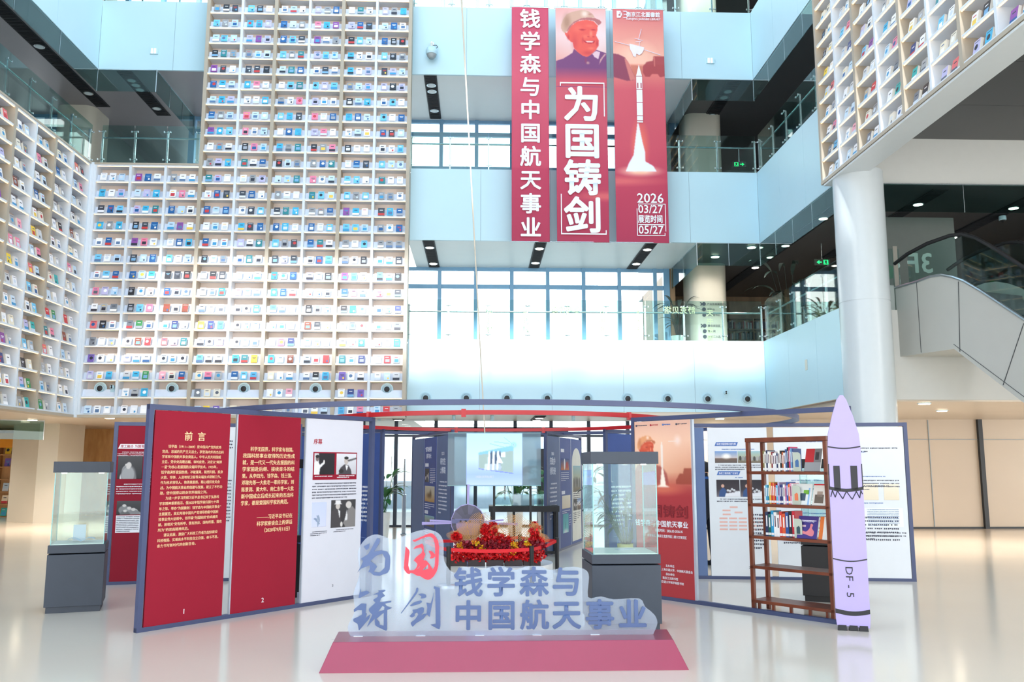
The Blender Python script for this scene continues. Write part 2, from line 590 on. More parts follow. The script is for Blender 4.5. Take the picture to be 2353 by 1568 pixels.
# curtain wall windows by level, plus an unseen one added for light
def curtain(idx, x0, x1, z0, z1, mulls, trans, y=YW, door=False):
    e = D.objects.new('window_%d' % idx, None); COL.objects.link(e); e['kind'] = 'structure'
    f = G()
    for xm in mulls:
        wd = 0.055 if xm not in (mulls[0], mulls[-1]) else 0.09
        f.box(xm - wd, y - 0.09, z0, xm + wd, y + 0.09, z1)
    for zt, hh in trans:
        f.box(x0, y - 0.05, zt - hh, x1, y + 0.05, zt + hh)
    f.build('window_frame', M_mull, e)
    g = G(); g.box(x0, y + 0.0, z0, x1, y + 0.012, z1)
    g.build('window_glass', M_winglass, e)
    return e
ml = [-18.4 + 1.075 * k for k in range(23)]
ml = [x for x in ml if x < 5.4] + [5.6]
curtain(1, -19, 5.7, 4.85, 7.6, [x for x in ml if x > -3], [(4.9, .05), (7.02, .06), (7.55, .05)])
curtain(5, -19, -11.6, 9.43, 12.2, [x for x in ml if x < -11.4], [(9.5, .05), (10.68, .05), (11.75, .06), (12.15, .05)])
curtain(6, -11.6, -7, 9.43, 12.2, [-11.5, -10.4, -9.3, -8.2, -7.1], [(9.5, .05), (12.15, .05)], YW + 7)  # unseen window added to light the deep ceiling behind it
curtain(2, -8.8, 5.7, 9.43, 12.2, [-8.7] + [x for x in ml if x > -8.2], [(9.5, .05), (10.68, .05), (11.75, .06), (12.15, .05)])
curtain(3, -19, 5.7, 14.0, 17.4, ml, [(14.1, .05), (14.62, .06), (16.9, .06)])
M_dmull = mat('dark_mullion', (50, 60, 74), 0.4, metal=0.4)
e = D.objects.new('window_4', None); COL.objects.link(e); e['kind'] = 'structure'
f = G()
for xm in (-5.6, -4.3, -3.35, -2.4, -1.25, -0.1, 1.05, 2.1, 3.2, 4.35, 5.6):
    f.box(xm - .05, YW - .08, 0, xm + .05, YW + .08, 3.02)
f.box(-5.6, YW - .08, 2.70, 2.6, YW + .08, 2.84); f.box(-5.6, YW - .05, 2.56, 5.6, YW + .05, 2.62); f.box(-5.6, YW - .05, 0, 5.6, YW + .05, .05)
f.build('window_frame', M_dmull, e)
g = G(); g.box(-5.6, YW, 0, 5.6, YW + .012, 3.02); g.build('window_glass', M_winglass, e)
g = G()
for xm in (-2.9, -2.5, 0.45, 0.75):
    g.cyl((xm, YW - .13, .75), (xm, YW - .13, 2.0), .022)
    g.box(xm - .02, YW - .13, .9, xm + .02, YW, .93); g.box(xm - .02, YW - .13, 1.8, xm + .02, YW, 1.83)
g.build('door_handle', M_steel, e)

# outer walls
M_wood = wood('warm_wood', (176, 132, 84), (198, 156, 106), 0.45, (1.2, 1.2, 0.3))
M_beige = mat('beige_wall', (196, 182, 164), 0.4, noise=0.02, scale=1)
g = G()
g.box(5.7, YW - .1, 4.85, 5.85, 30, 7.6); g.box(5.7, 29.9, 4.85, 20, 30, 7.6)
struct(g.build('wall_wood', wood('panel_wood', (120, 96, 70), (146, 118, 88), 0.5, (1, 1, .2))))
g = G()
g.box(5.7, YW, 9.43, 5.85, 30, 12.2); g.box(5.7, 29.9, 9.43, 20, 30, 12.2); g.box(5.7, 29.9, 14, 20, 30, 17.4); g.box(5.7, YW, 14, 5.85, 30, 17.4)
g.box(20, 2, 3.1, 20.1, 31, 17.4)
struct(g.build('wall_gallery', mat('gallery_wall', (140, 150, 152), .5)))
g = G(); g.box(XL - 9.1, 2, 4, XL - 9, YW + 7, 17.4); g.box(-11.7, YW, 9.4, -11.6, YW + 7, 12.2); g.box(-8.8, YW + .1, 9.4, -8.7, YW + 7, 12.2)
struct(g.build('wall_outer', MATS['gallery_wall']))
g = G()
g.box(5.6, 24.3, 0, 22, 24.45, 3.02)
struct(g.build('wall_beige', M_beige))
g = G()
g.box(5.6, 24.27, 0, 22, 24.3, 0.05); g.box(14.0, 24.2, 0, 14.12, 24.3, 3.02)
struct(g.build('trim_1', mat('dark_trim', (40, 46, 52), .5)))
g = G(); g.box(12.6, 24.28, 0.06, 12.62, 24.3, 3.0); g.box(10.4, 24.28, .06, 10.42, 24.3, 3.0); g.box(5.6, 24.28, 2.45, 22, 24.3, 2.46)
struct(g.build('trim_2', M_seam))
g = G(); g.box(-26, 31.5, 0, -5.6, 31.7, 3.02); g.box(-26.2, 2, 0, -26, 31.7, 3.02); g.box(-5.7, YW, 0, -5.6, 31.6, 3.02)
struct(g.build('wall_wood.001', M_wood))
# unseen wall behind the camera, slot cut for the sun patch, opening for fill
g = G()
g.box(-26, -13.2, 5.6, 22, -13, 17.15); g.box(-26, -13.2, 19.7, 22, -13, 29)
for k in range(-4, 4):
    g.box(k * 6.0 - .25, -13.2, 0, k * 6.0 + .25, -13, 4.6)
for k in (-9.6, -6.6, -3.1, 0.2, 3.6, 5.6): g.box(k - .13, -13.2, 16.6, k + .13, -13, 19.7)
g.box(-26, -13.2, 16.6, -12.8, -13, 19.7); g.box(XR - .2, -13.2, 16.6, 22, -13, 19.7)
struct(g.build('wall_front_sun_slot', mat('rear_wall', (225, 228, 232), .6)))

# round column by the right gallery, rounded columns further back
def rounded_rect(cx, cy, wx, wy, r, n=6):
    pts = []
    for sx, sy, a0 in ((1, 1, 0), (-1, 1, 90), (-1, -1, 180), (1, -1, 270)):
        for k in range(n + 1):
            a = math.radians(a0 + 90 * k / n)
            pts.append((cx + sx * (wx / 2 - r) + r * math.cos(a), cy + sy * (wy / 2 - r) + r * math.sin(a)))
    return pts
M_colw = mat('glossy_white_column', (196, 204, 208), 0.25, spec=0.5, noise=0.01)
g = G(); g.cyl((7.70, 17.0, 0), (7.70, 17.0, 4.93), .485, n=64); g.cyl((7.70, 17.0, 4.95), (7.70, 17.0, 7.62), .485, n=64)
g.cyl((7.70, 17.0, 4.92), (7.70, 17.0, 4.96), .478, n=64)
col = struct(g.build('wall_column', M_colw, smooth=True))
M_colg = mat('cream_column', (205, 200, 188), 0.35, noise=0.02, scale=1)
g = G(); g.hprism(rounded_rect(6.68, 25.4, 1.1, 1.15, .25), 4.85, 7.6); g.hprism(rounded_rect(6.68, 25.4, 1.1, 1.15, .25), 9.43, 12.2); g.hprism(rounded_rect(6.68, 25.4, 1.1, 1.15, .25), 14, 17.4)
struct(g.build('wall_column.001', M_colg, smooth=True))
g = G(); g.hprism(rounded_rect(-11.9, 25.55, 1.15, 1.3, .3), 9.43, 12.2); g.hprism(rounded_rect(-11.9, 25.55, 1.15, 1.3, .3), 14, 17.4)
struct(g.build('wall_column.002', M_colg, smooth=True))
g = G(); g.hprism([(-14.75, 28.5), (-13.5, 27.6), (-12.9, 27.6), (-12.7, 28.9), (-14.2, 29.6)], 0, 3.02)
struct(g.build('wall_column.003', M_colg))

# ---- right side: beam under the hanging bookcase, inner fascias, recessed ceiling
g = G(); g.box(7.2, 3.0, 7.53, 7.74, 17.5, 7.57); g.box(7.58, 3.0, 7.57, 7.74, 17.5, 8.9)
struct(g.build('wall_beam', mat('pale_soffit', (206, 212, 214), .4, noise=.01)))
g = G(); g.box(XR + .3, 17.5, 7.6, 20, 17.58, 8.6); g.box(8.0, 17.5, 3.05, 20, 17.58, 4.9)
struct(g.build('wall_right_inner', mat('pale_inner_panel', (205, 207, 204), .4, noise=.01)))
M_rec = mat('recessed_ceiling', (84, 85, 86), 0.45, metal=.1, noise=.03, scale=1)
g = G()
for k in range(8):
    g.box(7.74, 3 + k * 1.82, 8.6, 20, 3 + (k + 1) * 1.82 - .012, 8.8)
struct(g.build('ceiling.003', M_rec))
g = G(); g.hprism([(9.6, 13.6), (20, 11.4), (20, 10.9), (9.6, 13.2)], 8.2, 8.6)
struct(g.build('wall_beam.001', mat('grey_beam', (130, 134, 134), .45)))

# ---- things on the walls and ceilings
ordn = ['first', 'second', 'third', 'fourth', 'fifth', 'sixth', 'seventh', 'eighth', 'ninth', 'tenth', 'eleventh', 'twelfth', 'thirteenth',
        'fourteenth', 'fifteenth', 'sixteenth', 'seventeenth', 'eighteenth', 'nineteenth', 'twentieth']
def vent_thing(x0, x1, y0, y1, z, label, spots, on, shear=0.0):
    t = thing('ceiling_vent', label, 'vent', ((x0 + x1) / 2, y0, z), 0, 'black linear vents in the gallery soffits')
    g = G(); w_ = (x1 - x0) / 2; L_ = y1 - y0
    g.box(-w_, 0, -.02, w_, L_, -.004)
    for k in range(int(L_ / .07)):
        g.box(-w_ + .03, .03 + k * .07, -.034, w_ - .03, .05 + k * .07, -.02)
    g.build('grille', M_vent, t)
    for s in spots:
        g = G(); g.cyl((0, s, -.045), (0, s, -.01), .13, n=24)
        r_ = g.build('lamp_ring', M_steel, t)
        g = G(); g.cyl((0, s, -.052), (0, s, -.046), .10, n=24)
        g.build('diffuser', M_lamp if on else mat('unlit_diffuser', (215, 225, 230), .4), r_)
    return t
vent_thing(-1.52, -1.2, 22.56, 25.6, 7.6, 'black vent with two lamps, left one of three under the lower gallery soffit', (.6, 2.5), True)
vent_thing(1.45, 1.77, 22.56, 25.6, 7.6, 'black vent with two lamps, middle one of three under the lower gallery soffit', (.6, 2.3), True)
vent_thing(4.4, 4.72, 22.56, 25.6, 7.6, 'black vent with two lamps, right one of three under the lower gallery soffit', (.6, 2.3), True)
vent_thing(-1.55, -1.2, 22.56, 25.5, 12.2, 'black vent strip with unlit lamps above the white dome camera and beside the bookcase', (.55, .95, 2.3), False)
vent_thing(6.75, 7.15, 22.6, 29.5, 12.2, 'black vent strip with round lamps above the rounded column on the upper right gallery', (.6, 1.0, 2.3), False)
vent_thing(-9.75, -9.35, 22.6, 25.6, 12.2, 'black vent strip with unlit lamps beside the tall bookcase, upper left gallery', (.5, .8, 1.1, 2.4), False)
vent_thing(-11.3, -10.9, 12.0, 25.0, 12.2, 'long black vent strip with lamps along the upper left gallery edge', (6.5, 9.2, 12.0), False)
vent_thing(-2.4, -2.1, 22.9, 25.0, 3.02, 'black vent with lamps above the screen, left of centre over the entrance', (.5, 1.6), True)
vent_thing(1.45, 1.75, 22.9, 25.0, 3.02, 'black vent with lamps above the screen, right of centre over the entrance', (.5, 1.6), True)
vent_thing(8.0, 8.35, 18, 29.5, 7.6, 'long black vent strip with lit lamps over the right middle gallery by the exit sign', (2.0, 4.6, 7.2), True)
vent_thing(9.7, 10.05, 17.8, 24, 7.6, 'black vent strip with lit lamp beside the white round column, middle right', (1.0,), True)
vent_thing(12.0, 12.4, 17.8, 29, 7.6, 'long black vent strip above the escalator on the right', (1.2, 3.8, 7.5), True)

def downlight(x, y, z, label, r=.11, m=None, group='ceiling downlights', power=150):
    t = thing('downlight', label, 'downlight', (x, y, z), 0, group)
    g = G(); g.lathe([(r * 1.25, 0), (r * 1.25, -.015), (r * 1.05, -.02)], n=24); g.build('ring', M_white, t)
    g = G(); g.cyl((0, 0, -.03), (0, 0, -.021), r, n=24); g.build('diffuser', m or M_lampw, t)
    ld = D.lights.new('lamp_light', 'SPOT'); ld.energy = power; ld.color = (1.0, .93, .82); ld.spot_size = math.radians(150); ld.spot_blend = .8; ld.shadow_soft_size = r
    lo = D.objects.new('lamp_light', ld); COL.objects.link(lo); lo.parent = t; lo.location = (0, 0, -.06)
    return t
for x, y, lb in ((7.35, 22.9, 'bright downlight above the cream column, nearer of two on the middle right gallery'),
                 (6.65, 24.0, 'bright downlight casting a pool on the signposted cream column'),
                 (9.0, 20.4, 'bright downlight right of the green exit sign, middle right gallery')):
    downlight(x, y, 7.6, lb)
for x, y, lb in ((-13.3, 23.0, 'ceiling lamp over the bookshop corner, left of the cream column'),
                 (-12.6, 25.3, 'ceiling lamp shining down the face of the cream ground-floor column'),
                 (-10.0, 24.2, 'ceiling lamp under the front bookcase left of the first red panel'),
                 (-10.7, 27.0, 'ceiling lamp in front of the shelving right of the cream ground-floor column'),
                 (-8.6, 25.3, 'ceiling lamp just above the back red panel frame on the left'),
                 (-16.6, 27.0, 'ceiling lamp deepest into the bookshop at the far left')):
    downlight(x, y, 3.02, lb, .12, power=420)
for x, y, lb in ((9.3, 18.0, 'ceiling lamp right beside the foot of the white round column'),
                 (10.9, 20.3, 'ceiling lamp over the beige wall between column and right edge'),
                 (12.6, 18.3, 'ceiling lamp under the escalator at the right edge'),
                 (6.6, 23.9, 'ceiling lamp behind the ring beam above the right panels')):
    downlight(x, y, 3.02, lb, .11, power=420)
downlight(9.0, 13.2, 8.6, 'single bright downlight in the dark recessed ceiling under the hanging bookcase', .07)
g = G()
# smoke curtains: hanging glass under the parapets
def hang_glass(p0, p1, z1, h, label, parts=3):
    t = thing('smoke_curtain', label, 'glass screen', (p0[0], p0[1], z1), math.atan2(p1[1] - p0[1], p1[0] - p0[0]), 'glass smoke curtains hanging under the galleries')
    Ln = math.hypot(p1[0] - p0[0], p1[1] - p0[1])
    for k in range(parts):
        g = G(); g.box(Ln * k / parts + .01, -.006, -h, Ln * (k + 1) / parts - .01, .006, 0); g.build('glass_panel', M_glassd, t)
    g = G(); g.box(0, -.012, -.02, Ln, .012, 0); 
    for k in range(parts + 1): g.box(Ln * k / parts - .006, -.01, -h, Ln * k / parts + .006, .01, 0)
    g.build('channel', M_steel, t)
hang_glass((XL, YB), (-8.65, YB), 12.2, .62, 'glass screen hanging across under the upper left gallery corner', 1)
hang_glass((-8.65, YB), (-8.65, YW - .1), 12.2, .62, 'glass screen running back beside the tall bookcase, upper left gallery', 3)
hang_glass((XL, 12), (XL, YB), 12.2, .62, 'long glass screen hanging under the upper left parapet', 5)
hang_glass((5.75, YB), (XR, YB), 12.2, .62, 'glass screen hanging right of the banners under the topmost band', 1)
hang_glass((5.75, YB), (5.75, YW - .1), 12.2, .62, 'glass screen running back above the upper right column', 3)
hang_glass((XR, YB), (XR, 17.6), 12.2, .62, 'long glass screen under the upper right parapet', 4)
hang_glass((5.75, YB), (XR, YB), 7.6, .62, 'glass screen hanging below the middle right band by the exit sign', 2)
hang_glass((5.75, YB), (5.75, YW - .1), 7.6, .62, 'glass screen running back toward the windows, middle right gallery', 2)
hang_glass((XR, YB), (XR, 17.6), 7.6, .62, 'long glass screen under the middle right parapet', 4)
hang_glass((8.2, 17.45), (16, 17.45), 7.6, .62, 'glass screen hanging under the pale beam right of the round column', 4)
hang_glass((-21, 20.0), (-12.6, 26.0), 3.02, .55, 'glass screen hanging in front of the bookshop at the far left', 3)

def railing(p0, p1, z, n, label, hr=1.05, poststep=1):
    t = thing('glass_railing', label, 'railing', (p0[0], p0[1], z), math.atan2(p1[1] - p0[1], p1[0] - p0[0]), 'glass railings of the galleries')
    Ln = math.hypot(p1[0] - p0[0], p1[1] - p0[1])
    for k in range(n):
        g = G(); g.box(Ln * k / n + .012, -.007, -.03, Ln * (k + 1) / n - .012, .007, hr); g.build('glass_panel', M_glass, t)
    for k in range(n + 1):
        x = Ln * k / n
        g = G(); g.box(x - .02, .05, -.05, x + .02, .09, hr - .12)
        for zz in (.14, hr - .16):
            g.cyl((x - .08, .02, zz), (x + .08, .02, zz), .008, n=6); g.box(x - .09, -.012, zz - .02, x - .07, .03, zz + .02); g.box(x + .07, -.012, zz - .02, x + .09, .03, zz + .02)
        g.build('post', M_steel, t)
    g = G(); g.cyl((0, .12, hr * .72), (Ln, .12, hr * .72), .024, n=10); g.build('handrail', M_steel, t)
    g = G(); g.box(0, -.02, -.03, Ln, .05, .012); g.build('base_channel', M_steel, t)
    return t
railing((-1.85, YB + .06), (XR, YB + .06), 4.96, 9, 'glass railing with printed film titles above the nozzle band', 1.07)
railing((-1.85, YB + .06), (XR, YB + .06), 9.55, 9, 'glass railing behind the lower part of the red banners')
railing((-1.85, YB + .06), (XR, YB + .06), 14.15, 9, 'glass railing at the very top edge above the banners')
railing((XL, YB + .06), (-7.2, YB + .06), 14.15, 3, 'glass railing at the top edge left of the tall bookcase')
railing((-9.8, 22.1), (-7.3, 22.1), 9.42, 3, 'glass railing standing on the low front bookcase beside the tall one')
railing((-10.05, 8.0), (-10.05, 22.1), 9.42, 14, 'long glass railing standing on the left bookcase')
railing((XR + .06, YB), (XR + .06, 17.6), 4.96, 5, 'glass railing running toward the round white column, middle right')
railing((XR + .06, YB), (XR + .06, 17.6), 9.55, 5, 'glass railing running behind the hanging right bookcase')
# film titles stuck on the glass, seen from behind
RT = thing('glass_decal', 'mirrored film title lettering stuck along the lower glass railing', 'lettering', (0, YB + .03, 4.96))
M_dec = mat('pale_decal', (150, 180, 140), .6)
for s, x, sz, vert in (('阿凡提', .25, .19, True), ('宝莲灯', 1.2, .19, True), ('哪吒传奇', 2.25, .19, False), ('九色鹿', 3.2, .19, True), ('大闹天宫', 4.15, .19, True), ('舒克贝塔', 5.25, .21, False), ('天书奇谭', 6.05, .19, True)):
    if vert:
        for k, ch in enumerate(s):
            text(ch, sz, x, 0, .68 - k * .23, M_dec, RT, 'CENTER', .012, .001, mirror=True)
    else:
        text(s, sz, x, 0, .74, M_dec, RT, 'CENTER', .012, .001, mirror=True)

# air nozzles
def nozzle(x, y, z, label, grp):
    t = thing('air_nozzle', label, 'air nozzle', (x, y, z), 0, grp)
    g = G(); g.lathe([(.155, -.004), (.155, .02), (.14, .028), (.125, .02), (.118, .03), (.105, .04), (.095, .02)], axis='y', n=40)
    g.build('flange', M_white, t, True)
    g = G(); g.lathe([(.122, .0), (.122, .031), (.116, .034), (.112, .031)], axis='y', n=40); g.build('flange_shade_ring', M_seam, t, True)  # grey rings paint the shading between the white flange rings
    g = G(); g.lathe([(.098, .0), (.098, .044), (.091, .046), (.089, .04)], axis='y', n=40); g.build('flange_shade_ring', M_seam, t, True)
    g = G(); g.lathe([(.092, .0), (.092, .05), (.082, .065), (.07, .06), (.064, .045)], axis='y', n=32); g.build('nozzle_ring', M_white, t, True)
    g = G(); g.lathe([(.07, .0), (.07, .066), (.035, .078), (.0, .082)], c=(0, 0, -.008), axis='y', n=24); g.build('throat', M_black, t, True)
    return t
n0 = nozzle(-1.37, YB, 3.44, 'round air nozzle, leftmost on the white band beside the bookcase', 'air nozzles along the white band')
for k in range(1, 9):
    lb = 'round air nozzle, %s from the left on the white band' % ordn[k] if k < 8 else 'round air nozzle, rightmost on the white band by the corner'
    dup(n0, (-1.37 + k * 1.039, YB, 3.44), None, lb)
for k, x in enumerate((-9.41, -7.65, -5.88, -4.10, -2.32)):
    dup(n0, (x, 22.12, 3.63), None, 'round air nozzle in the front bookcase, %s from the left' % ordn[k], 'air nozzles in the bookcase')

# small fittings
def fitting_lamp(x, y, z, label):
    t = thing('wall_fitting', label, 'wall light', (x, y, z), 0)
    g = G(); g.box(-.11, -.03, -.08, .11, 0, .08); g.build('housing', M_white, t)
    for sx in (-.075, 0.005):
        g = G(); g.box(sx, -.036, -.065, sx + .05, -.03, .07); g.build('light_face', mat('dim_face', (250, 250, 250), .5, emis=1.0), t)
fitting_lamp(-8.75, YB, 12.72, 'small square twin light on the upper left white band')
fitting_lamp(6.28, YB, 12.72, 'small square twin light on the white band right of the banners')
t = thing('dome_camera', 'white pan-tilt dome camera on a wall bracket left of the hanging cord', 'security camera', (-1.33, YB, 12.75))
g = G(); g.tube([(0, -.02, .28), (0, -.12, .3), (0, -.2, .26), (0, -.2, .12)], .03, 12); g.box(-.05, -.02, .2, .05, 0, .36); g.build('bracket', M_steel, t)
g = G(); g.lathe([(.05, .14), (.1, .12), (.15, .05), (.16, -.03), (.14, -.08)], c=(0, -.2, 0), n=28); g.build('housing', M_white, t, True)
g = G(); g.lathe([(.13, -.08), (.12, -.13), (.07, -.19), (.0, -.2)], c=(0, -.2, 0), n=28); g.build('dome', mat('smoked_dome', (150, 160, 165), .15), t, True)
g = G(); g.tube([(.02, -.05, .26), (.12, -.1, .24), (.16, -.16, .16), (.1, -.2, .08)], .008, 6); g.build('cable', M_black, t)
def mini_cam(x, y, z, label, rz=0):
    t = thing('sensor_camera', label, 'security camera', (x, y, z), rz)
    g = G(); g.lathe([(.04, 0), (.055, .02), (.055, .07), (.045, .09)], axis='y', n=20); g.box(-.05, -.02, -.13, .05, 0, -.0); g.build('housing', M_white, t, True)
    for k, zz in enumerate((.022, -.022)):
        g = G(); g.cyl((0, -.1, zz), (0, -.085, zz), .022, n=14); g.build('lens', M_black, t)
    return t
mini_cam(6.38, YB, 3.6, 'small twin-lens camera on the white band between the two rightmost nozzles')
mini_cam(-9.1, 22.1, 3.66, 'small twin-lens camera inside the front bookcase beside the leftmost nozzle')
for i, (x, y, lb) in enumerate(((9.35, 16.2, 'left'), (11.3, 15.6, 'right'))):
    pass
def ceil_cam(x, y, z, lb):
    t = thing('ceiling_camera', lb, 'security camera', (x, y, z))
    g = G(); g.lathe([(.075, 0), (.08, -.02), (.08, -.09), (.07, -.1)], n=24); g.build('housing', M_white, t, True)
    g = G(); g.lathe([(.06, -.1), (.045, -.13), (.0, -.15)], n=24); g.build('dome', M_black, t, True)
ceil_cam(9.9, 20.2, 7.6, 'white ceiling dome camera nearest the round column under the dark ceiling')
ceil_cam(12.3, 19.6, 7.55, 'white ceiling dome camera on the long vent strip above the escalator')
# exit signs
M_exit = mat('exit_green', (20, 200, 110), .5, emis=2.0, ecol=(10, 230, 120))
def exit_sign(x, y, z, lb, arrow=-1):
    t = thing('exit_sign', lb, 'exit sign', (x, y, z))
    g = G(); g.box(-.2, 0, -.08, .2, .03, .08); g.build('case', mat('exit_case', (14, 40, 34), .5), t)
    g = G(); g.cyl((0, .015, .08), (0, .015, .5), .008, n=6); g.build('hanger', M_steel, t)
    a = arrow
    cutout([[(a * .15, 0), (a * .08, .05), (a * .08, .015), (a * .02, .015), (a * .02, -.015), (a * .08, -.015), (a * .08, -.05)]], M_exit, t, 'arrow', .003, -.003)
    cutout([[(-a * .03, -.06), (-a * .15, -.06), (-a * .15, .06), (-a * .03, .06)], [(-a * .05, -.05), (-a * .07, .0), (-a * .05, .045), (-a * .13, .045), (-a * .11, 0), (-a * .13, -.05), (-a * .10, -.05), (-a * .085, -.02), (-a * .07, -.05)]], M_exit, t, 'pictogram', .003, -.003)
exit_sign(8.75, 21.6, 6.88, 'green emergency exit sign hanging under the middle right gallery ceiling')
exit_sign(7.6, 24.5, 10.5, 'small green exit sign behind the upper right glass railing', 1)
t = thing('wall_plate', 'small pale rectangular plate on the lower white wall beside the round column', 'plate', (XR - .001, 19.6, 4.0), -math.pi / 2)
g = G(); g.box(-.06, -.012, -.12, .06, 0, .12); g.build('plate', mat('ivory_plate', (215, 214, 200), .5), t)

# signposting on the middle-gallery column
t = thing('column_signage', 'dark directional icons and small lettering on the cream column', 'signage', (6.62, 24.815, 5.3))
for k, s in enumerate(('产业信息服务中心', '服务台', '自助借书区', '', '展示阅览区', '洗水间', '自助二人区')):
    if not s: continue
    z = 1.05 - k * .16
    g = G(); g.cyl((-.12, -.006, z + .03), (-.12, .004, z + .03), .055, n=18); g.build('icon', M_tk, t)
    text(s, .075, -.03, -.003, z, M_tk, t, 'LEFT', 0, .001)
for z in (1.08, .44):
    cutout([[(-.24, .05), (-.2, .05), (-.16, 0), (-.2, -.05), (-.24, -.05), (-.2, 0)]], M_tk, t, 'arrow', .002, -.003, 0, z)

# upper/middle gallery furnishing seen through the glass
def shelf_unit(x0, y0, z0, w_, h_, d_, rows, label, rz=0, m=None, name='bookshelf', backc=None, fill=None):
    m = m or M_wood
    t = thing(name, label, 'bookshelf', (x0, y0, z0), rz)
    g = G(); g.box(0, d_ - .02, 0, w_, d_, h_); g.build('back_panel', m, t)
    for k in range(rows + 1):
        g = G(); g.box(0, 0, h_ * k / rows - (.015 if k else 0), w_, d_, h_ * k / rows + .015); g.build('shelf', m, t)
    nn = max(1, round(w_ / .9))
    for k in range(nn + 1):
        g = G(); g.box(w_ * k / nn - .02, 0, 0, w_ * k / nn + .02, d_, h_); g.build('upright', m, t)
    return t
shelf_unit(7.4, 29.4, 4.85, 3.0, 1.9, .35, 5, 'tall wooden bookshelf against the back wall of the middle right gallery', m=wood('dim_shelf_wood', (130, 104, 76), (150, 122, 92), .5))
gsb = G()
for r in range(5):
    x = 7.5
    while x < 10.3:
        wd = .02 + .03 * R(); h = .2 + .08 * R()
        if R() < .75: gsb.box(x, 29.42, 4.88 + r * .38, x + wd, 29.62, 4.88 + r * .38 + h, random.choice([(180, 190, 200), (90, 110, 130), (200, 190, 170), (60, 70, 90), (150, 60, 60)]))
        x += wd + .004
tag(gsb.build('book_row', M_book), 'rows of upright books on the wooden shelf, middle right gallery', 'books', kind='stuff')

# potted plants
M_leaf = mat('leaf_green', (52, 108, 56), .4, noise=.25, scale=9)
M_leafd = mat('dark_leaf', (48, 66, 62), .4, noise=.2, scale=9)
M_pot = mat('white_pot', (236, 236, 232), .3)
def blade(g, base, dirv, Ln, wd, droop, n=6, fold=.15):
    d = Vector(dirv).normalized(); side = d.cross(Vector((0, 0, 1)))
    if side.length < .1: side = Vector((1, 0, 0))
    side.normalize()
    p = Vector(base); vs = []; 
    for i in range(n + 1):
        t_ = i / n
        wdt = wd * math.sin(math.pi * min(1, (t_ * .93 + .07))) ** .8
        up = side.cross(d)
        vs += [p - side * wdt + up * wdt * fold, p.copy(), p + side * wdt + up * wdt * fold]
        d = (d + Vector((0, 0, -droop / n))).normalized()
        p = p + d * (Ln / n)
    fs = []
    for i in range(n):
        a = i * 3
        fs += [(a, a + 1, a + 4, a + 3), (a + 1, a + 2, a + 5, a + 4)]
    g.add(vs, fs)
def potted(x, y, z, label, h=1.5, n=26, pot=(.14, .2, .42), wd=.05, m=None, spread=.6, grp=None, potm=None, seed=1):
    rs = random.Random(seed)
    t = thing('potted_plant', label, 'plant', (x, y, z), 0, grp)
    g = G(); r0, r1, ph = pot
    g.lathe([(r0 * .9, 0), (r0, .01), (r1, ph), (r1 * .93, ph), (r1 * .88, ph - .04), (0, ph - .04)], n=28); g.build('pot', potm or M_pot, t, True)
    g = G(); st = G()
    for k in range(n):
        a = rs.random() * 6.283; el = .35 + rs.random() * 1.1
        r_ = rs.random() * r1 * .4
        b = Vector((r_ * math.cos(a), r_ * math.sin(a), ph - .03))
        hh = (h - ph) * (.25 + .6 * rs.random())
        tip = b + Vector((math.cos(a) * spread * hh * .35, math.sin(a) * spread * hh * .35, hh))
        st.cyl(b, tip, .007, .004, 5, False)
        blade(g, tip, (math.cos(a) * spread, math.sin(a) * spread, el), (h - ph) * (.28 + .22 * rs.random()), wd * (.7 + .6 * rs.random()), 1.4)
    st.build('stem', m or M_leaf, t); g.build('leaves', m or M_leaf, t, True, kind='stuff')
    return t
potted(8.6, 23.6, 4.85, 'leafy palm standing behind the side railing of the middle right gallery', 2.6, 34, (.2, .28, .5), .05, M_leafd, 1.1, seed=3)
potted(5.45, 23.6, 4.85, 'dark palm behind the railing left of the signposted column', 1.5, 30, (.16, .2, .4), .035, M_leafd, .7, seed=5)

# small side gallery mural: blue leaf shape
t = thing('wall_mural', 'dark blue leaf-shaped wall picture right of the signposted column', 'mural', (8.75, 29.88, 6.1))
cutout([smooth_loop([(-.45, 0), (-.35, .35), (-.1, .55), (.05, .75), (.3, .6), (.35, .2), (.25, -.2), (0, -.45), (-.3, -.3)])], mat('mural_blue', (36, 70, 130), .5), t, 'mural', .01)

# ================================================================== THE BOOK WALLS
ROW = 0.4254
BAY = 0.886
def obox(g, o, ex, ey, ez, a, b, col=None):
    vs = []
    for k in ((0, 0, 0), (1, 0, 0), (1, 1, 0), (0, 1, 0), (0, 0, 1), (1, 0, 1), (1, 1, 1), (0, 1, 1)):
        x = (a[0], b[0])[k[0]]; y = (a[1], b[1])[k[1]]; z = (a[2], b[2])[k[2]]
        vs.append(o + ex * x + ey * y + ez * z)
    fs = [(0, 3, 2, 1), (4, 5, 6, 7), (0, 1, 5, 4), (1, 2, 6, 5), (2, 3, 7, 6), (3, 0, 4, 7)]
    return g.add(vs, fs, col)

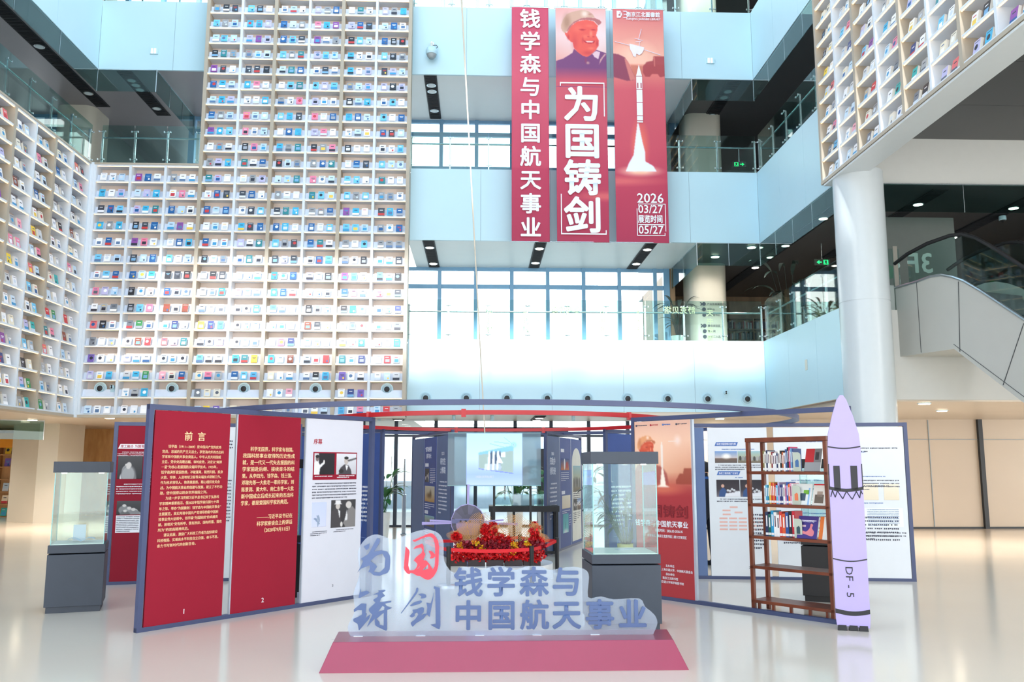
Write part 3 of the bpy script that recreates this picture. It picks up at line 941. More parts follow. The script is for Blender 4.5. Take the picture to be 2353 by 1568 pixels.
COOL = [('sky blue', (110, 196, 236)), ('cyan', (60, 176, 220)), ('deep blue', (30, 96, 160)), ('white', (240, 242, 246)), ('white', (244, 244, 248)),
        ('pale blue', (186, 214, 240)), ('near-black', (34, 36, 46)), ('charcoal', (60, 66, 78)), ('grey', (150, 152, 156)), ('teal', (40, 130, 140)),
        ('lavender', (190, 186, 226)), ('white', (236, 238, 244)), ('pink', (232, 130, 160)), ('pale blue', (200, 224, 244)), ('purple', (140, 76, 160))]
PALE = [('white', (244, 244, 246)), ('white', (238, 238, 242)), ('pale blue', (200, 220, 238)), ('grey', (170, 172, 176)), ('cream', (232, 226, 212)), ('pale grey', (204, 206, 210))]
WARM = [('white', (244, 244, 246)), ('white', (240, 240, 244)), ('red', (206, 50, 60)), ('coral pink', (226, 110, 116)), ('pale blue', (190, 216, 236)), ('teal', (40, 172, 172)),
        ('yellow', (240, 206, 60)), ('green', (50, 140, 80)), ('navy', (48, 66, 128)), ('pink', (238, 170, 188)), ('cream', (236, 226, 202)), ('grey', (120, 126, 136)), ('purple', (120, 96, 180)), ('sky blue', (90, 176, 222)), ('brown', (140, 70, 50))]
DECO = [(250, 250, 252), (40, 44, 60), (60, 150, 200), (200, 60, 70), (210, 220, 232), (90, 96, 110), (240, 200, 80), (30, 90, 150)]
def add_book(g, o, ex, ey, w_, h, col, rs, tk=.022):
    """o: lower middle of the cover; ex: right; ey: outwards; leaning back 12 degrees"""
    up = (Vector((0, 0, 1)) * math.cos(.22) - ey * math.sin(.22)).normalized()
    out = ex.cross(up) * -1.0
    if out.dot(ey) < 0: out = -out
    obox(g, o, ex, out, up, (-w_ / 2, -tk, 0), (w_ / 2, 0, h), col)
    obox(g, o, ex, out, up, (-w_ / 2 + .004, -tk + .003, .003), (w_ / 2 + .002, -.003, h - .003), (238, 234, 224))
    k = rs.random()
    dark = sum(col) < 330
    c1 = rs.choice(DECO); 
    if col[2] >= col[0] and rs.random() < .8: c1 = rs.choice([(250, 250, 252), (60, 150, 200), (210, 220, 232), (90, 120, 160), (40, 44, 60)])
    if dark: c1 = rs.choice([(230, 232, 238), (120, 170, 210), (200, 60, 60), (160, 166, 178)])
    if k < .35:
        obox(g, o, ex, out, up, (-w_ * .3, 0, h * .12), (w_ * .34, .001, h * .52), c1)
        obox(g, o, ex, out, up, (-w_ * .3, 0, h * .72), (w_ * .2, .001, h * .8), rs.choice(DECO) if not dark else (235, 235, 240))
    elif k < .6:
        obox(g, o, ex, out, up, (-w_ * .5, 0, h * .0), (w_ * .5, .001, h * .3), c1)
        obox(g, o, ex, out, up, (-w_ * .25, 0, h * .66), (w_ * .25, .001, h * .74), (40, 50, 70) if not dark else (240, 240, 240))
    elif k < .8:
        obox(g, o, ex, out, up, (-w_ * .3, 0, h * .6), (w_ * .3, .001, h * .68), c1)
        obox(g, o, ex, out, up, (-w_ * .2, 0, h * .48), (w_ * .2, .001, h * .53), c1)
        obox(g, o, ex, out, up, (w_ * .05, 0, h * .1), (w_ * .3, .001, h * .34), rs.choice(DECO))
    else:
        n = 7
        cx, cz, r_ = w_ * (.0 + .2 * (rs.random() - .5)), h * .5, w_ * .27
        vs = [o + ex * (cx + r_ * math.cos(6.283 * i / 10)) + up * (cz + r_ * math.sin(6.283 * i / 10)) + out * .0012 for i in range(10)]
        if (vs[1] - vs[0]).cross(vs[2] - vs[1]).dot(out) < 0: vs.reverse()
        g.add(vs, [tuple(range(10))], c1)
        obox(g, o, ex, out, up, (-w_ * .35, 0, h * .84), (w_ * .35, .001, h * .89), (60, 70, 90) if not dark else (220, 220, 226))

def cam_px(p):
    d = Vector(p) - Vector((0, 0, 1.7))
    ya, pi_ = math.radians(2.138), math.radians(8.162)
    fw = Vector((math.sin(ya) * math.cos(pi_), math.cos(ya) * math.cos(pi_), math.sin(pi_)))
    rt = Vector((math.cos(ya), -math.sin(ya), 0)); up = rt.cross(fw)
    return 1176.5 + 2015 * d.dot(rt) / d.dot(fw), 784 - 2015 * d.dot(up) / d.dot(fw)

def bookcase(name, label, o, ex, ey, ups, z0, rows_of_bay, taupe, boards=True, depth=.34, thick=.035):
    """o: point on the face plane; ex: along the face, ey: out of the face (towards the hall)"""
    t = thing(name, label, 'bookcase', o)
    Z = Vector((0, 0, 1)); O = Vector((0, 0, 0))
    nb = len(ups) - 1
    mx = max(rows_of_bay)
    # uprights
    for i, u in enumerate(ups):
        rr = max([rows_of_bay[j] for j in (i - 1, i) if 0 <= j < nb])
        tp = i in taupe
        g = G(); hw = .045 if tp else .032
        obox(g, O, ex, ey, Z, (u - hw, -depth, z0 - .06), (u + hw, .012 if tp else .004, z0 + rr * ROW + .02))
        g.build('upright', M_case_b if tp else M_case_w, t)
    # rows: contiguous runs of bays that reach this row
    for r in range(mx + 1):
        runs = []; cur = None
        for b in range(nb):
            if rows_of_bay[b] >= r:
                cur = [b, b] if cur is None else [cur[0], b]
            elif cur: runs.append(cur); cur = None
        if cur: runs.append(cur)
        g = G(); gl2 = G(); gd2 = G()
        for b0, b1 in runs:
            for b in range(b0, b1 + 1):
                zz = z0 + r * ROW
                obox(g, O, ex, ey, Z, (ups[b] + .03, -depth + .01, zz - thick), (ups[b + 1] - .03, 0, zz))
                if r > 0:
                    obox(gl2, O, ex, ey, Z, (ups[b] + .045, -.035, zz - thick - .012), (ups[b + 1] - .045, -.015, zz - thick - .001))
                if rows_of_bay[b] > r and boards:
                    # slanting display board the books lean on
                    a = ups[b] + .034; c = ups[b + 1] - .034
                    vs = [ex * a + ey * -.055 + Z * zz, ex * c + ey * -.055 + Z * zz, ex * c + ey * -.10 + Z * (zz + .18), ex * a + ey * -.10 + Z * (zz + .18),
                          ex * a + ey * -.075 + Z * zz, ex * c + ey * -.075 + Z * zz, ex * c + ey * -.12 + Z * (zz + .18), ex * a + ey * -.12 + Z * (zz + .18)]
                    gd2.add(vs, [(0, 1, 2, 3), (7, 6, 5, 4), (3, 2, 6, 7), (0, 4, 5, 1)])
        s = g.build('shelf', M_case_w, t)
        if gl2.v: gl2.build('light_strip', M_led, s)
        if gd2.v: gd2.build('display_board', M_ledge, t)
    g = G()
    for b in range(nb):
        obox(g, O, ex, ey, Z, (ups[b], -depth - .02, z0 - .06), (ups[b + 1], -depth, z0 + rows_of_bay[b] * ROW))
    g.build('back_panel', M_case_back, t)
    g = G()
    obox(g, O, ex, ey, Z, (ups[0] - .05, -depth - .02, z0 - .1), (ups[-1] + .045, .015, z0 - .034))
    g.build('base_board', M_case_b, t)
    b = 0
    while b < nb:
        e = b
        while e + 1 < nb and rows_of_bay[e + 1] == rows_of_bay[b]: e += 1
        zt = z0 + rows_of_bay[b] * ROW
        g = G(); obox(g, O, ex, ey, Z, (ups[b] - .03, -depth - .02, zt), (ups[e + 1] + .03, .015, zt + .05)); g.build('top_board', M_case_b, t)
        b = e + 1
    return t

X_, Y_ = Vector((1, 0, 0)), Vector((0, 1, 0))
F_UPS = [-9.86 + BAY * k for k in range(10)]
F_ROWS = [15, 15, 15] + [27] * 6
fc = bookcase('bookcase', 'towering white bookcase wall facing the hall, stepped lower at its left', (0, 22.0, 0), X_, -Y_, F_UPS, 3.0, F_ROWS, (3, 5, 7, 9))
g = G(); g.box(-9.965, -.03, 2.9, -9.885, .34, 9.43); g.build('corner_post', M_case_w, fc)
L_UPS = [0.06 + .905 * k for k in range(8)]
bookcase('bookcase', 'white bookcase running along the left side of the hall, lit under each shelf', (-9.97, 22.0, 0), -Y_, X_, L_UPS, 3.0, [15] * 7, (2, 4, 6), boards=False)
R_UPS = [.9 * k for k in range(10)]
bookcase('bookcase', 'white bookcase hanging high on the right above the beam, lit under each shelf', (7.2, 17.55, 0), -Y_, -X_, R_UPS, 7.68, [16] * 9, (0, 2, 4, 6, 8), boards=False)

books = []      # (size key, builder args)
rs = random.Random(11)
POSN = ('left', 'middle', 'right')
for b in range(9):
    for r in range(F_ROWS[b]):
        if r == 1 and b % 2 == 0: continue
        for k in range(3):
            x = F_UPS[b] + BAY * (.25, .51, .78)[k] + (rs.random() - .5) * .015
            z = 3.0 + r * ROW
            nm, c = rs.choice(rs.choice((WARM, PALE, COOL)) if r < 7 else (COOL + [q for q in COOL if q[0] != 'pink' and q[0] != 'purple']))
            px, py = cam_px((x, 21.95, z + .1))
            if py < -8 or (r == 26 and rs.random() < 0): continue
            books.append(('front', 9 + (1.2 - r * .06), Vector((x, 21.965, z)), X_, -Y_, .148 + .02 * rs.random(), .19 + .02 * rs.random(), c,
                          '%s front-bookcase book, %s shelf up, %s bay from left, %s of three' % (nm, ordn[min(r, 19)], ordn[b], POSN[k]), r))
for b in range(6):
    for r in range(15):
        for k in range(2):
            y = 22.0 - (L_UPS[b] + .905 * (.33, .66)[k])
            z = 3.0 + r * ROW
            nm, c = rs.choice(rs.choice((WARM, PALE, PALE, COOL)))
            px, py = cam_px((-9.97, y, z + .1))
            books.append(('left', 0 if px < -6 else 1, Vector((-10.0, y, z)), -Y_, X_, .17, .23, c,
                          '%s left-bookcase book, %s shelf up, %s bay from the corner, %s of two' % (nm, ordn[r], ordn[b], ('farther', 'nearer')[k]), r))
for b in range(9):
    for r in range(16):
        for k in range(2):
            y = 17.55 - (.9 * b + .9 * (.34, .68)[k])
            z = 7.68 + r * ROW
            nm, c = rs.choice(rs.choice((COOL, COOL, PALE, WARM)))
            px, py = cam_px((7.2, y, z + .2))
            books.append(('right', 0 if (py < -4 or px > 2360) else 1, Vector((7.23, y, z)), -Y_, -X_, .17, .23, c,
                          '%s hanging-bookcase book, %s shelf up, %s bay from far end, %s of two' % (nm, ordn[r], ordn[b], ('farther', 'nearer')[k]), r))
def shown(bk):
    # how large a cover shows from the hall: width times height, foreshortened on the side walls
    if bk[1] == 0: return 0
    p = bk[2]; q = bk[5] * bk[6] / (p.y * p.y)
    return q if bk[0] == 'front' else q * abs(p.x) / p.y
books.sort(key=lambda t: -shown(t))
N_SINGLE = 243
GRP = {'front': 'books displayed on the front bookcase', 'left': 'books displayed on the left bookcase', 'right': 'books displayed on the hanging right bookcase'}
rest = G()
for i, (wall, _, o, ex, ey, w_, h, c, lb, r) in enumerate(books):
    if i < N_SINGLE:
        g = G(); add_book(g, Vector((0, 0, 0)), ex, ey, w_, h, c, rs, .022 if wall == 'front' else .05)
        ob = g.build('book', M_book); ob.location = o
        tag(ob, lb, 'book', GRP[wall])
    else:
        add_book(rest, o, ex, ey, w_, h, c, rs, .022 if wall == 'front' else .05)
tag(rest.build('display_books', M_book), 'the many small blue, white and dark books on the higher shelves of the book walls', 'books', 'books displayed on the front bookcase', 'stuff')

# bookshop shelving at the far left of the ground floor
t = shelf_unit(-20.5, 31.1, 0, 4.9, 2.95, .35, 7, 'wooden bookshop shelving with spotlit display books at the far left')
g = G(); g.box(0, -.04, 2.35, 4.9, 0, 2.85); g.build('sign_board', mat('orange_sign', (226, 150, 30), .5), t)
t2 = shelf_unit(-12.2, 31.1, 0, 6.0, 2.9, .35, 7, 'wooden shelving with white cupboard doors behind the left red panel')
for k in range(6):
    g = G(); g.box(.02 + k * 1.0, -.03, 1.75, .97 + k * 1.0, 0, 2.85); g.build('cupboard_door', mat('cream_door', (226, 218, 206), .4), t2)
    g = G(); g.box(.05 + k * 1.0, .02, 1.70, .95 + k * 1.0, .06, 1.72); g.build('light_strip', M_led, t2)
rs2 = random.Random(4)
for (xb, nb_, x0_) in ((-20.5, 5, 0), (-12.2, 3, 0)):
    for r in range(6):
        for k in range(nb_ * 2):
            x = xb + .3 + k * .49
            if rs2.random() < .3: continue
            nm, c = rs2.choice(WARM)
            px, py = cam_px((x, 31.1, .42 * r + .2))
            if not (-10 < px < 250): continue
            g = G(); add_book(g, Vector((0, 0, 0)), X_, -Y_, .2, .28, c, rs2)
            ob = g.build('book', M_book); ob.location = (x, 31.2, .03 + r * (2.95 if xb < -15 else 2.9) / 7)
            tag(ob, '%s display book in the %s, %s shelf up, %s from left' % (nm, 'far bookshop' if xb < -15 else 'cupboard shelving', ordn[r], ordn[k]), 'book', 'display books in the ground-floor shop')

# ================================================================== OUTSIDE
g = G(); g.box(-60, YW + .1, -.3, 60, 120, -.06)
struct(g.build('ground', mat('pale_paving', (232, 232, 226), .7, noise=.04, scale=.8)))
t = thing('building', 'pale tower block with rows of windows seen through the middle windows', 'building', (4.5, 95, 0))
g = G(); g.box(-3.2, 0, 0, 8.6, 12, 48); g.build('wall', mat('tower_wall', (236, 238, 240), .8), t)
g = G()
for r in range(14):
    for k in range(5):
        g.box(-2.6 + k * 2.2, -.1, 8 + r * 1.6, -1.2 + k * 2.2, .1, 8.8 + r * 1.6)
g.build('windows', mat('tower_window', (196, 206, 214), .4), t)
t = thing('building', 'low grey and blue building across the plaza beyond the entrance doors', 'building', (-8, 60, 0))
g = G(); g.box(-30, 0, 0, 40, 6, 4.6); g.build('wall', mat('plaza_wall', (244, 242, 236), .8), t)
g = G()
for k in range(28): g.box(-29 + k * 2.4, -.05, 2.9, -27.6 + k * 2.4, 0, 3.4)
g.build('windows', mat('plaza_window', (190, 214, 230), .6), t)
t = thing('planter_wall', 'low grey-blue wall across the plaza outside the entrance', 'wall', (0, 38, -.06))
g = G(); g.box(-14, 0, 0, 14, .4, 1.15); g.build('wall', mat('planter_grey', (186, 204, 220), .8), t)
g = G(); g.box(-14, -.05, .95, 14, 0, 1.15); g.build('coping', M_pwhite2, t)

# ================================================================== THE EXHIBITION
def seg(p0, p1):
    return math.hypot(p1[0] - p0[0], p1[1] - p0[1]), math.atan2(p1[1] - p0[1], p1[0] - p0[0])
def wall_frame(p0, p1, label, H=2.36, n_name='display_wall', t_=.06, grp=None, mid=None, post=.055):
    Ln, a = seg(p0, p1)
    t = thing(n_name, label, 'display frame', (p0[0], p0[1], 0), a, grp)
    g = G(); g.box(0, -t_ / 2, 0, Ln, t_ / 2, .045); g.build('bottom_rail', M_navy, t)
    g = G(); g.box(0, -t_ / 2, H - .055, Ln, t_ / 2, H); g.build('top_rail', M_navy, t)
    for x in (0, Ln - post):
        g = G(); g.box(x, -t_ / 2 - .001, 0, x + post, t_ / 2 + .001, H + .001); g.build('post', M_navy, t)
    return t, Ln
def panel(t, x0, x1, m, z0=.045, z1=2.305, y=-.012, th=.024, lab=None, edge=True, name='panel'):
    g = G(); g.box(x0, y - th / 2, z0, x1, y + th / 2, z1)
    o = g.build(name, m, t)
    if lab: o['label'] = lab
    if edge:
        g = G(); g.box(x0 - .014, y - th / 2 - .002, z0, x0, y + th / 2 + .002, z1); g.build('edge_strip', M_alu, t)
    return o
FY = -.026     # just in front of a panel face
def photo(t, x0, z0, x1, z1, kind, parent_y=FY, seed=0, name='photograph'):
    r_ = np.random.RandomState(seed + 3)
    a = Art(56, max(12, int(56 * abs(z1 - z0) / abs(x1 - x0))))
    a.crisp = kind not in ('sky', 'sepia', 'paper', 'teal')
    if kind == 'bw':
        a.grad([(0, (70, 70, 74)), (1, (40, 40, 44))])
        for k in range(5):
            cx, cy, s_ = .15 + .7 * r_.rand(), .35 + .4 * r_.rand(), .1 + .1 * r_.rand()
            g_ = 60 + 170 * r_.rand()
            a.blob(cx, cy + s_ * 2.2, s_ * 1.6, s_ * 2.2, (g_, g_, g_ + 3), 1, 2)
            a.blob(cx, cy, s_ * .55, s_ * .7, (205, 200, 198), 1, 2)
    elif kind == 'board':
        a.grad([(0, (34, 30, 38)), (1, (26, 24, 30))])
        a.poly([(0, 0), (.22, 0), (.26, 1), (0, 1)], (205, 205, 210)); a.poly([(.0, .45), (.14, .36), (.28, .55), (.45, .42), (.52, .48), (.3, .7), (.26, 1), (0, 1)], (232, 232, 238))
        a.blob(.15, .26, .08, .13, (120, 105, 105), 1, 3); a.blob(.15, .16, .09, .08, (30, 28, 30), 1, 3)
        a.blob(.48, .42, .04, .1, (225, 220, 220), 1, 3)
    elif kind == 'portrait':
        a.grad([(0, (225, 225, 232)), (1, (196, 196, 204))])
        a.poly([(.12, 1), (.2, .7), (.42, .52), (.62, .58), (.75, .8), (.78, 1)], (70, 66, 72)); a.poly([(.45, .55), (.52, .85), (.6, .6)], (230, 230, 232))
        a.blob(.5, .36, .11, .17, (190, 180, 176), 1, 3); a.blob(.5, .22, .11, .07, (34, 32, 34), 1, 3); a.poly([(.55, .32), (1, .2), (1, .28), (.6, .4)], (90, 88, 92))
        a.blob(.25, .85, .12, .1, (40, 38, 40), 1, 2)
    elif kind == 'hands':
        a.grad([(0, (60, 58, 60)), (1, (46, 44, 48))])
        a.poly([(0, 1), (0, .45), (.15, .32), (.32, .4), (.42, .75), (.5, .85), (.45, 1)], (66, 62, 66)); a.poly([(.28, .34), (.36, .72), (.38, .42)], (230, 230, 232))
        a.poly([(1, 1), (1, .4), (.88, .26), (.72, .3), (.6, .7), (.5, .85), (.6, 1)], (128, 124, 124)); a.poly([(.66, .34), (.56, .78), (.68, .75)], (222, 222, 224))
        a.blob(.28, .24, .09, .11, (200, 192, 186), 1, 3); a.poly([(.1, .17), (.46, .17), (.4, .13), (.38, .03), (.18, .03), (.17, .13)], (226, 224, 226))
        a.blob(.72, .2, .12, .13, (206, 200, 196), 1, 3); a.blob(.44, .9, .05, .09, (220, 214, 210), 1, 3)
    elif kind == 'sky':
        a.grad([(0, (110, 150, 205)), (.6, (200, 190, 190)), (.65, (110, 90, 80)), (1, (96, 84, 80))]); a.blob(.52, .45, .2, .24, (255, 250, 240), 1, 1)
    elif kind == 'desk':
        a.grad([(0, (40, 34, 42)), (.6, (60, 52, 60)), (1, (120, 112, 120))])
        a.poly([(.1, 1), (.14, .65), (.28, .45), (.42, .6), (.46, 1)], (50, 80, 130)); a.blob(.28, .38, .07, .1, (205, 160, 140), 1, 3)
        for k in range(6): a.blob(.5 + .09 * k, .5 + .25 * r_.rand(), .05, .07, (200, 200, 205), 1, 2)
        a.poly([(.36, 1), (.4, .82), (1, .7), (1, 1)], (225, 225, 232))
    elif kind == 'sepia':
        a.grad([(0, (214, 206, 186)), (.5, (206, 190, 160)), (1, (196, 150, 90))])
        a.blob(.45, .62, .3, .22, (120, 86, 50), .9, 1.5); a.blob(.6, .5, .12, .3, (96, 70, 44), .8, 1.5)
    elif kind == 'teal':
        a.grad([(0, (80, 170, 180)), (1, (120, 200, 200))]); a.blob(.5, .62, .05, .3, (40, 60, 70), 1, 3); a.blob(.5, .95, .5, .15, (230, 240, 240), .9, 1)
    elif kind == 'paper':
        a.grad([(0, (236, 226, 206)), (1, (228, 214, 190))])
    elif kind == 'map':
        a.grad([(0, (196, 206, 236)), (1, (206, 212, 238))])
        for k in range(7): a.blob(.2 + .5 * r_.rand(), .62 + .3 * r_.rand(), .12, .04, (120, 140, 170), .8, 1.5, r_.rand() * 2)
        a.blob(.45, .75, .08, .22, (150, 166, 190), .8, 2)
    elif kind == 'group':
        a.grad([(0, (150, 190, 200)), (.45, (170, 180, 160)), (1, (110, 96, 80))])
        for k in range(8): a.blob(.1 + .11 * k, .62 + .06 * r_.rand(), .05, .2, (60 + 120 * r_.rand(),) * 3, 1, 2)
    elif kind == 'rocket':
        a.grad([(0, (40, 70, 140)), (1, (210, 120, 80))]); a.blob(.45, .5, .08, .5, (240, 240, 244), 1, 3); a.blob(.75, .6, .12, .3, (190, 50, 50), .9, 2)
    o = a.build(x1 - x0, z1 - z0, M_print, t, name, x0, parent_y, z0)
    return o
def rectp(t, x0, z0, x1, z1, m, y=FY, name='colour_block'):
    g = G(); g.box(x0, y, z0, x1, y + .003, z1); return g.build(name, m, t)
def smallprint(t, rows, m, y=FY - .001, name='small_print'):
    """rows: list of (x0, ztop, width, n, pitch, h[, indent, last])"""
    g = G()
    for q in rows:
        x0, zt, wd, n, pitch, h = q[:6]
        bars(g, x0, zt, wd, n, pitch, h, y, None, q[6] if len(q) > 6 else 0, q[7] if len(q) > 7 else .6)
    return g.build(name, m, t)

# ---- near left frame with panels 1, 2, 3
t, Ln = wall_frame((-3.54, 9.53), (-1.44, 12.08), 'navy framed wall of two crimson panels and one white panel, numbered 1 to 3', 2.365)
panel(t, .075, 1.013, M_crimson, edge=False); panel(t, 1.118, 2.038, M_crimson); panel(t, 2.135, 3.09, M_pwhite)
text('前  言', .105, .565, FY, 1.995, M_gold, t, 'CENTER', .012)
P1 = ['　　钱学森（1911—2009）是中国共产党的优秀', '党员，忠诚的共产主义战士，享誉海内外的杰出科', '学家和中国航天事业奠基人。中华人民共和国成', '立后，党中央高瞻远瞩、审时度势，决定以“两弹', '一星”为核心发展国防尖端科学技术。1955年，',
      '钱学森满怀爱国热情，冲破藩篱，毅然归国，投身', '火箭、导弹、人造地球卫星等尖端技术研制工作。', '作为技术领导人，他勇挑重担，精心组织攻关会', '战，为中国航天事业的创建与发展，建立了不朽功', '勋，使中国得以跻身世界强国之列。',
      '　　为进一步学习贯彻习近平总书记关于弘扬科', '学家精神重要指示，值2025年钱学森归国七十周', '年之际，举办“为国铸剑：钱学森与中国航天事业”', '主题展览，真实再现中国共产党领导的新中国科', '技事业伟大征程中，钱学森“为国铸剑”的卓越贡', '献，展现其“党有所呼、我有所应，国有所需、我有', '所为”的崇高精神风范。',
      '　　谨以此展，激励广大科技工作者为加快建设', '科技强国、实现高水平科技自立自强，奋斗不息，', '奋力书写新时代的创新答卷。']
for k, s in enumerate(P1):
    text(s, .0375, .175, FY, 1.905 - k * .0555, M_gold, t, 'LEFT', .0, sx=.93 if len(s) > 20 else 1.0)
text('1', .075, .535, FY, .125, M_tw, t, 'CENTER', .01)
P2 = ['　　科学无国界，科学家有祖国。', '我国科技事业取得的历史性成', '就，是一代又一代矢志报国的科', '学家前赴后继、接续奋斗的结', '果。从李四光、钱学森、钱三强、', '邓稼先等一大批老一辈科学家，到', '陈景润、黄大年、南仁东等一大批', '新中国成立后成长起来的杰出科', '学家，都是爱国科学家的典范。']
for k, s in enumerate(P2):
    text(s, .058, 1.2, FY, 1.885 - k * .0785, M_gold, t, 'LEFT', .01, sx=.76 / (.058 * len(s)) if k not in (0, 8) else .88)
for k, s in enumerate(('———习近平总书记在', '科学家座谈会上的讲话', '（2020年9月11日）')):
    text(s, .058, 1.955, FY, 1.09 - k * .078, M_gold, t, 'RIGHT', .01, sx=.9)
text('2', .075, 1.56, FY, .125, M_tw, t, 'CENTER', .01)
text('序幕', .07, 2.25, FY, 1.99, M_tr, t, 'LEFT', .02)
rectp(t, 2.25, 1.535, 2.99, 1.885, M_crimson)
photo(t, 2.268, 1.6, 2.6, 1.87, 'board', FY - .003); photo(t, 2.635, 1.6, 2.975, 1.87, 'portrait', FY - .003)
smallprint(t, [(2.28, 1.585, .3, 1, .03, .012, 0, 1), (2.65, 1.588, .3, 2, .02, .011, .03, .7)], M_tw, FY - .003)
smallprint(t, [(2.25, 1.495, .74, 6, .036, .015, .04, .8), (2.24, .895, .27, 3, .022, .009, .03, .6), (2.62, .9, .34, 2, .022, .009, .04, .6)], M_tk)
photo(t, 2.255, .95, 2.49, 1.255, 'map'); photo(t, 2.568, .925, 2.985, 1.275, 'hands')
text('3', .045, 2.63, FY, .19, M_tk, t, 'CENTER')

# ---- near right frame: poster panel, open bay holding the shelf rack
t, Ln = wall_frame((2.1, 12.0), (4.09, 9.55), 'navy framed wall with orange-red portrait poster and open bay holding the wooden rack', 2.365)
a = Art(110, 230)
a.grad([(0, (226, 178, 158)), (.12, (236, 190, 164)), (.3, (226, 160, 130)), (.38, (190, 90, 76)), (.46, (176, 66, 66)), (.6, (166, 46, 54)), (1, (150, 40, 52))])
def portrait(a, f, cols, body=True):
    cap, capd, brim, face, hi, dk, coat = cols
    P = lambda pts: [f(*p) for p in pts]
    if body:
        a.poly(P([(690, 920), (800, 880), (930, 795), (950, 735), (1080, 830), (1130, 850), (1215, 800), (1270, 740), (1420, 790), (1600, 820), (1700, 870), (1760, 1010), (1800, 1150), (1800, 1300), (690, 1300)]), coat, 1)
    fx = abs(f(1, 0)[0] - f(0, 0)[0]); fy = abs(f(0, 1)[1] - f(0, 0)[1])
    B = lambda x, y, rx, ry, c, op=1, p=1.5, ang=0.: a.blob(f(x, y)[0], f(x, y)[1], rx * fx, ry * fy, c, op, p)
    a.poly(P([(860, 480), (900, 400), (1000, 320), (1130, 290), (1240, 310), (1300, 370), (1296, 440), (1272, 520), (1312, 600), (1305, 680), (1270, 745), (1210, 800), (1150, 850), (1080, 840), (1000, 780), (950, 720), (935, 640), (910, 632), (870, 590), (828, 525), (815, 480), (850, 500)]), face, 1)
    B(960, 640, 60, 140, dk, .3); B(1200, 500, 28, 60, hi, .8); B(1120, 545, 60, 40, hi, .35); B(1010, 430, 90, 70, hi, .25); B(1180, 380, 80, 30, hi, .3)
    B(1075, 440, 55, 14, dk, .9); B(1235, 440, 45, 12, dk, .9); B(1075, 455, 40, 10, dk, .5); B(1160, 545, 20, 12, dk, .6); B(1235, 545, 22, 12, dk, .6)
    a.poly(P([(1080, 600), (1120, 610), (1240, 608), (1262, 596), (1240, 640), (1180, 652), (1120, 640)]), dk, 1, .9)
    a.poly(P([(1110, 610), (1236, 610), (1215, 630), (1150, 634)]), (246, 214, 206), 1, .95)
    B(1290, 640, 26, 60, dk, .6); B(1200, 720, 60, 26, hi, .4); B(870, 560, 26, 50, dk, .55); B(1080, 600, 20, 60, dk, .4); B(1150, 790, 90, 40, dk, .35)
    a.poly(P([(765, 420), (770, 370), (800, 290), (850, 215), (930, 175), (1050, 145), (1110, 138), (1180, 165), (1230, 205), (1260, 255), (1160, 255), (1060, 270), (960, 320), (880, 400), (840, 480), (815, 500), (785, 470)]), cap, 1)
    B(850, 330, 70, 150, capd, .7); B(1110, 200, 60, 60, (248, 226, 214), .7); B(1190, 205, 34, 16, brim, .5)
    a.poly(P([(840, 480), (880, 400), (960, 320), (1060, 270), (1160, 255), (1260, 262), (1330, 290), (1355, 320), (1340, 348), (1308, 370), (1250, 305), (1130, 290), (1040, 300), (940, 360), (860, 470)]), brim, 1)
    if body:
        a.poly(P([(1215, 800), (1270, 755), (1330, 775), (1300, 880), (1245, 850)]), (232, 200, 206), 1, .9)
        a.poly(P([(1310, 960), (1330, 880), (1390, 800), (1420, 800), (1370, 860)]), (222, 170, 160), 1, .8)
        B(1150, 940, 30, 26, (220, 170, 150), .7); B(1120, 900, 20, 60, dk, .3)
# poster: portrait at upper left, jeep, rocket and flame
pf = lambda x, y: (.05 + (x - 765) / 590 * .34, .085 + (y - 138) / 800 * .185)
a.blob(.3, .2, .5, .14, (250, 206, 176), .6)
portrait(a, pf, ((226, 158, 112), (196, 124, 86), (190, 108, 76), (206, 84, 58), (240, 150, 120), (170, 64, 50), (176, 84, 70)), False)
a.poly([(0, .29), (.08, .25), (.3, .25), (.5, .27), (.58, .31), (.64, .42), (0, .42)], (160, 70, 66), 3, .8)
a.poly([(.74, .345), (.8, .31), (.86, .31), (.88, .28), (1, .28), (1, .37), (.74, .37)], (150, 60, 44), 1, .8)
a.grad  # keep the field
m_ = np.clip((a.v - .36) / .08, 0, 1)[:, :, None]; a.img = a.img * (1 - m_) + np.array((168, 46, 54.)) * m_
a.blob(.5, .4, .34, .035, (226, 120, 90), .7)
a.poly([(.49, .275), (.515, .275), (.56, .375), (.62, .385), (.4, .385), (.46, .372)], (255, 238, 222), 2)
a.poly([(.486, .275), (.486, .145), (.5, .12), (.514, .145), (.514, .275)], (240, 224, 216), 1)
a.blob(.78, .12, .07, .035, (244, 216, 206), .9, 1.5); a.poly([(.62, .122), (.94, .12), (.94, .123), (.62, .125)], (240, 216, 206), 0)
po = a.build(.94, 2.26, M_print, t, 'poster', .06, -.03, .045)
panel(t, .06, 1.0, M_crimson2, edge=False, y=-.008, th=.03)
g = G(); g.box(1.0, -.03, .045, 1.03, .012, 2.305); g.build('edge_strip', M_alu, t)
for x, wd, mm in ((.1, .2, 'dark_lettering'), (.35, .14, 'red_lettering'), (.56, .14, 'blue_lettering'), (.78, .18, 'dark_lettering')):
    g = G(); g.cyl((x, FY - .01, 2.25), (x, FY - .006, 2.25), .014, n=14); bars(g, x + .02, 2.258, wd - .03, 1, .02, .016, FY - .008, last=1); g.build('logo', MATS[mm], t)
M_dkred = mat('dark_red_ink', (128, 20, 34), .5)
text('为国铸剑', .175, .94, FY - .01, 1.06, M_dkred, t, 'RIGHT', .02, sx=1.2)
text('钱学森与中国航天事业', .088, .93, FY - .01, .93, M_tw, t, 'RIGHT', .02, sx=1.0)
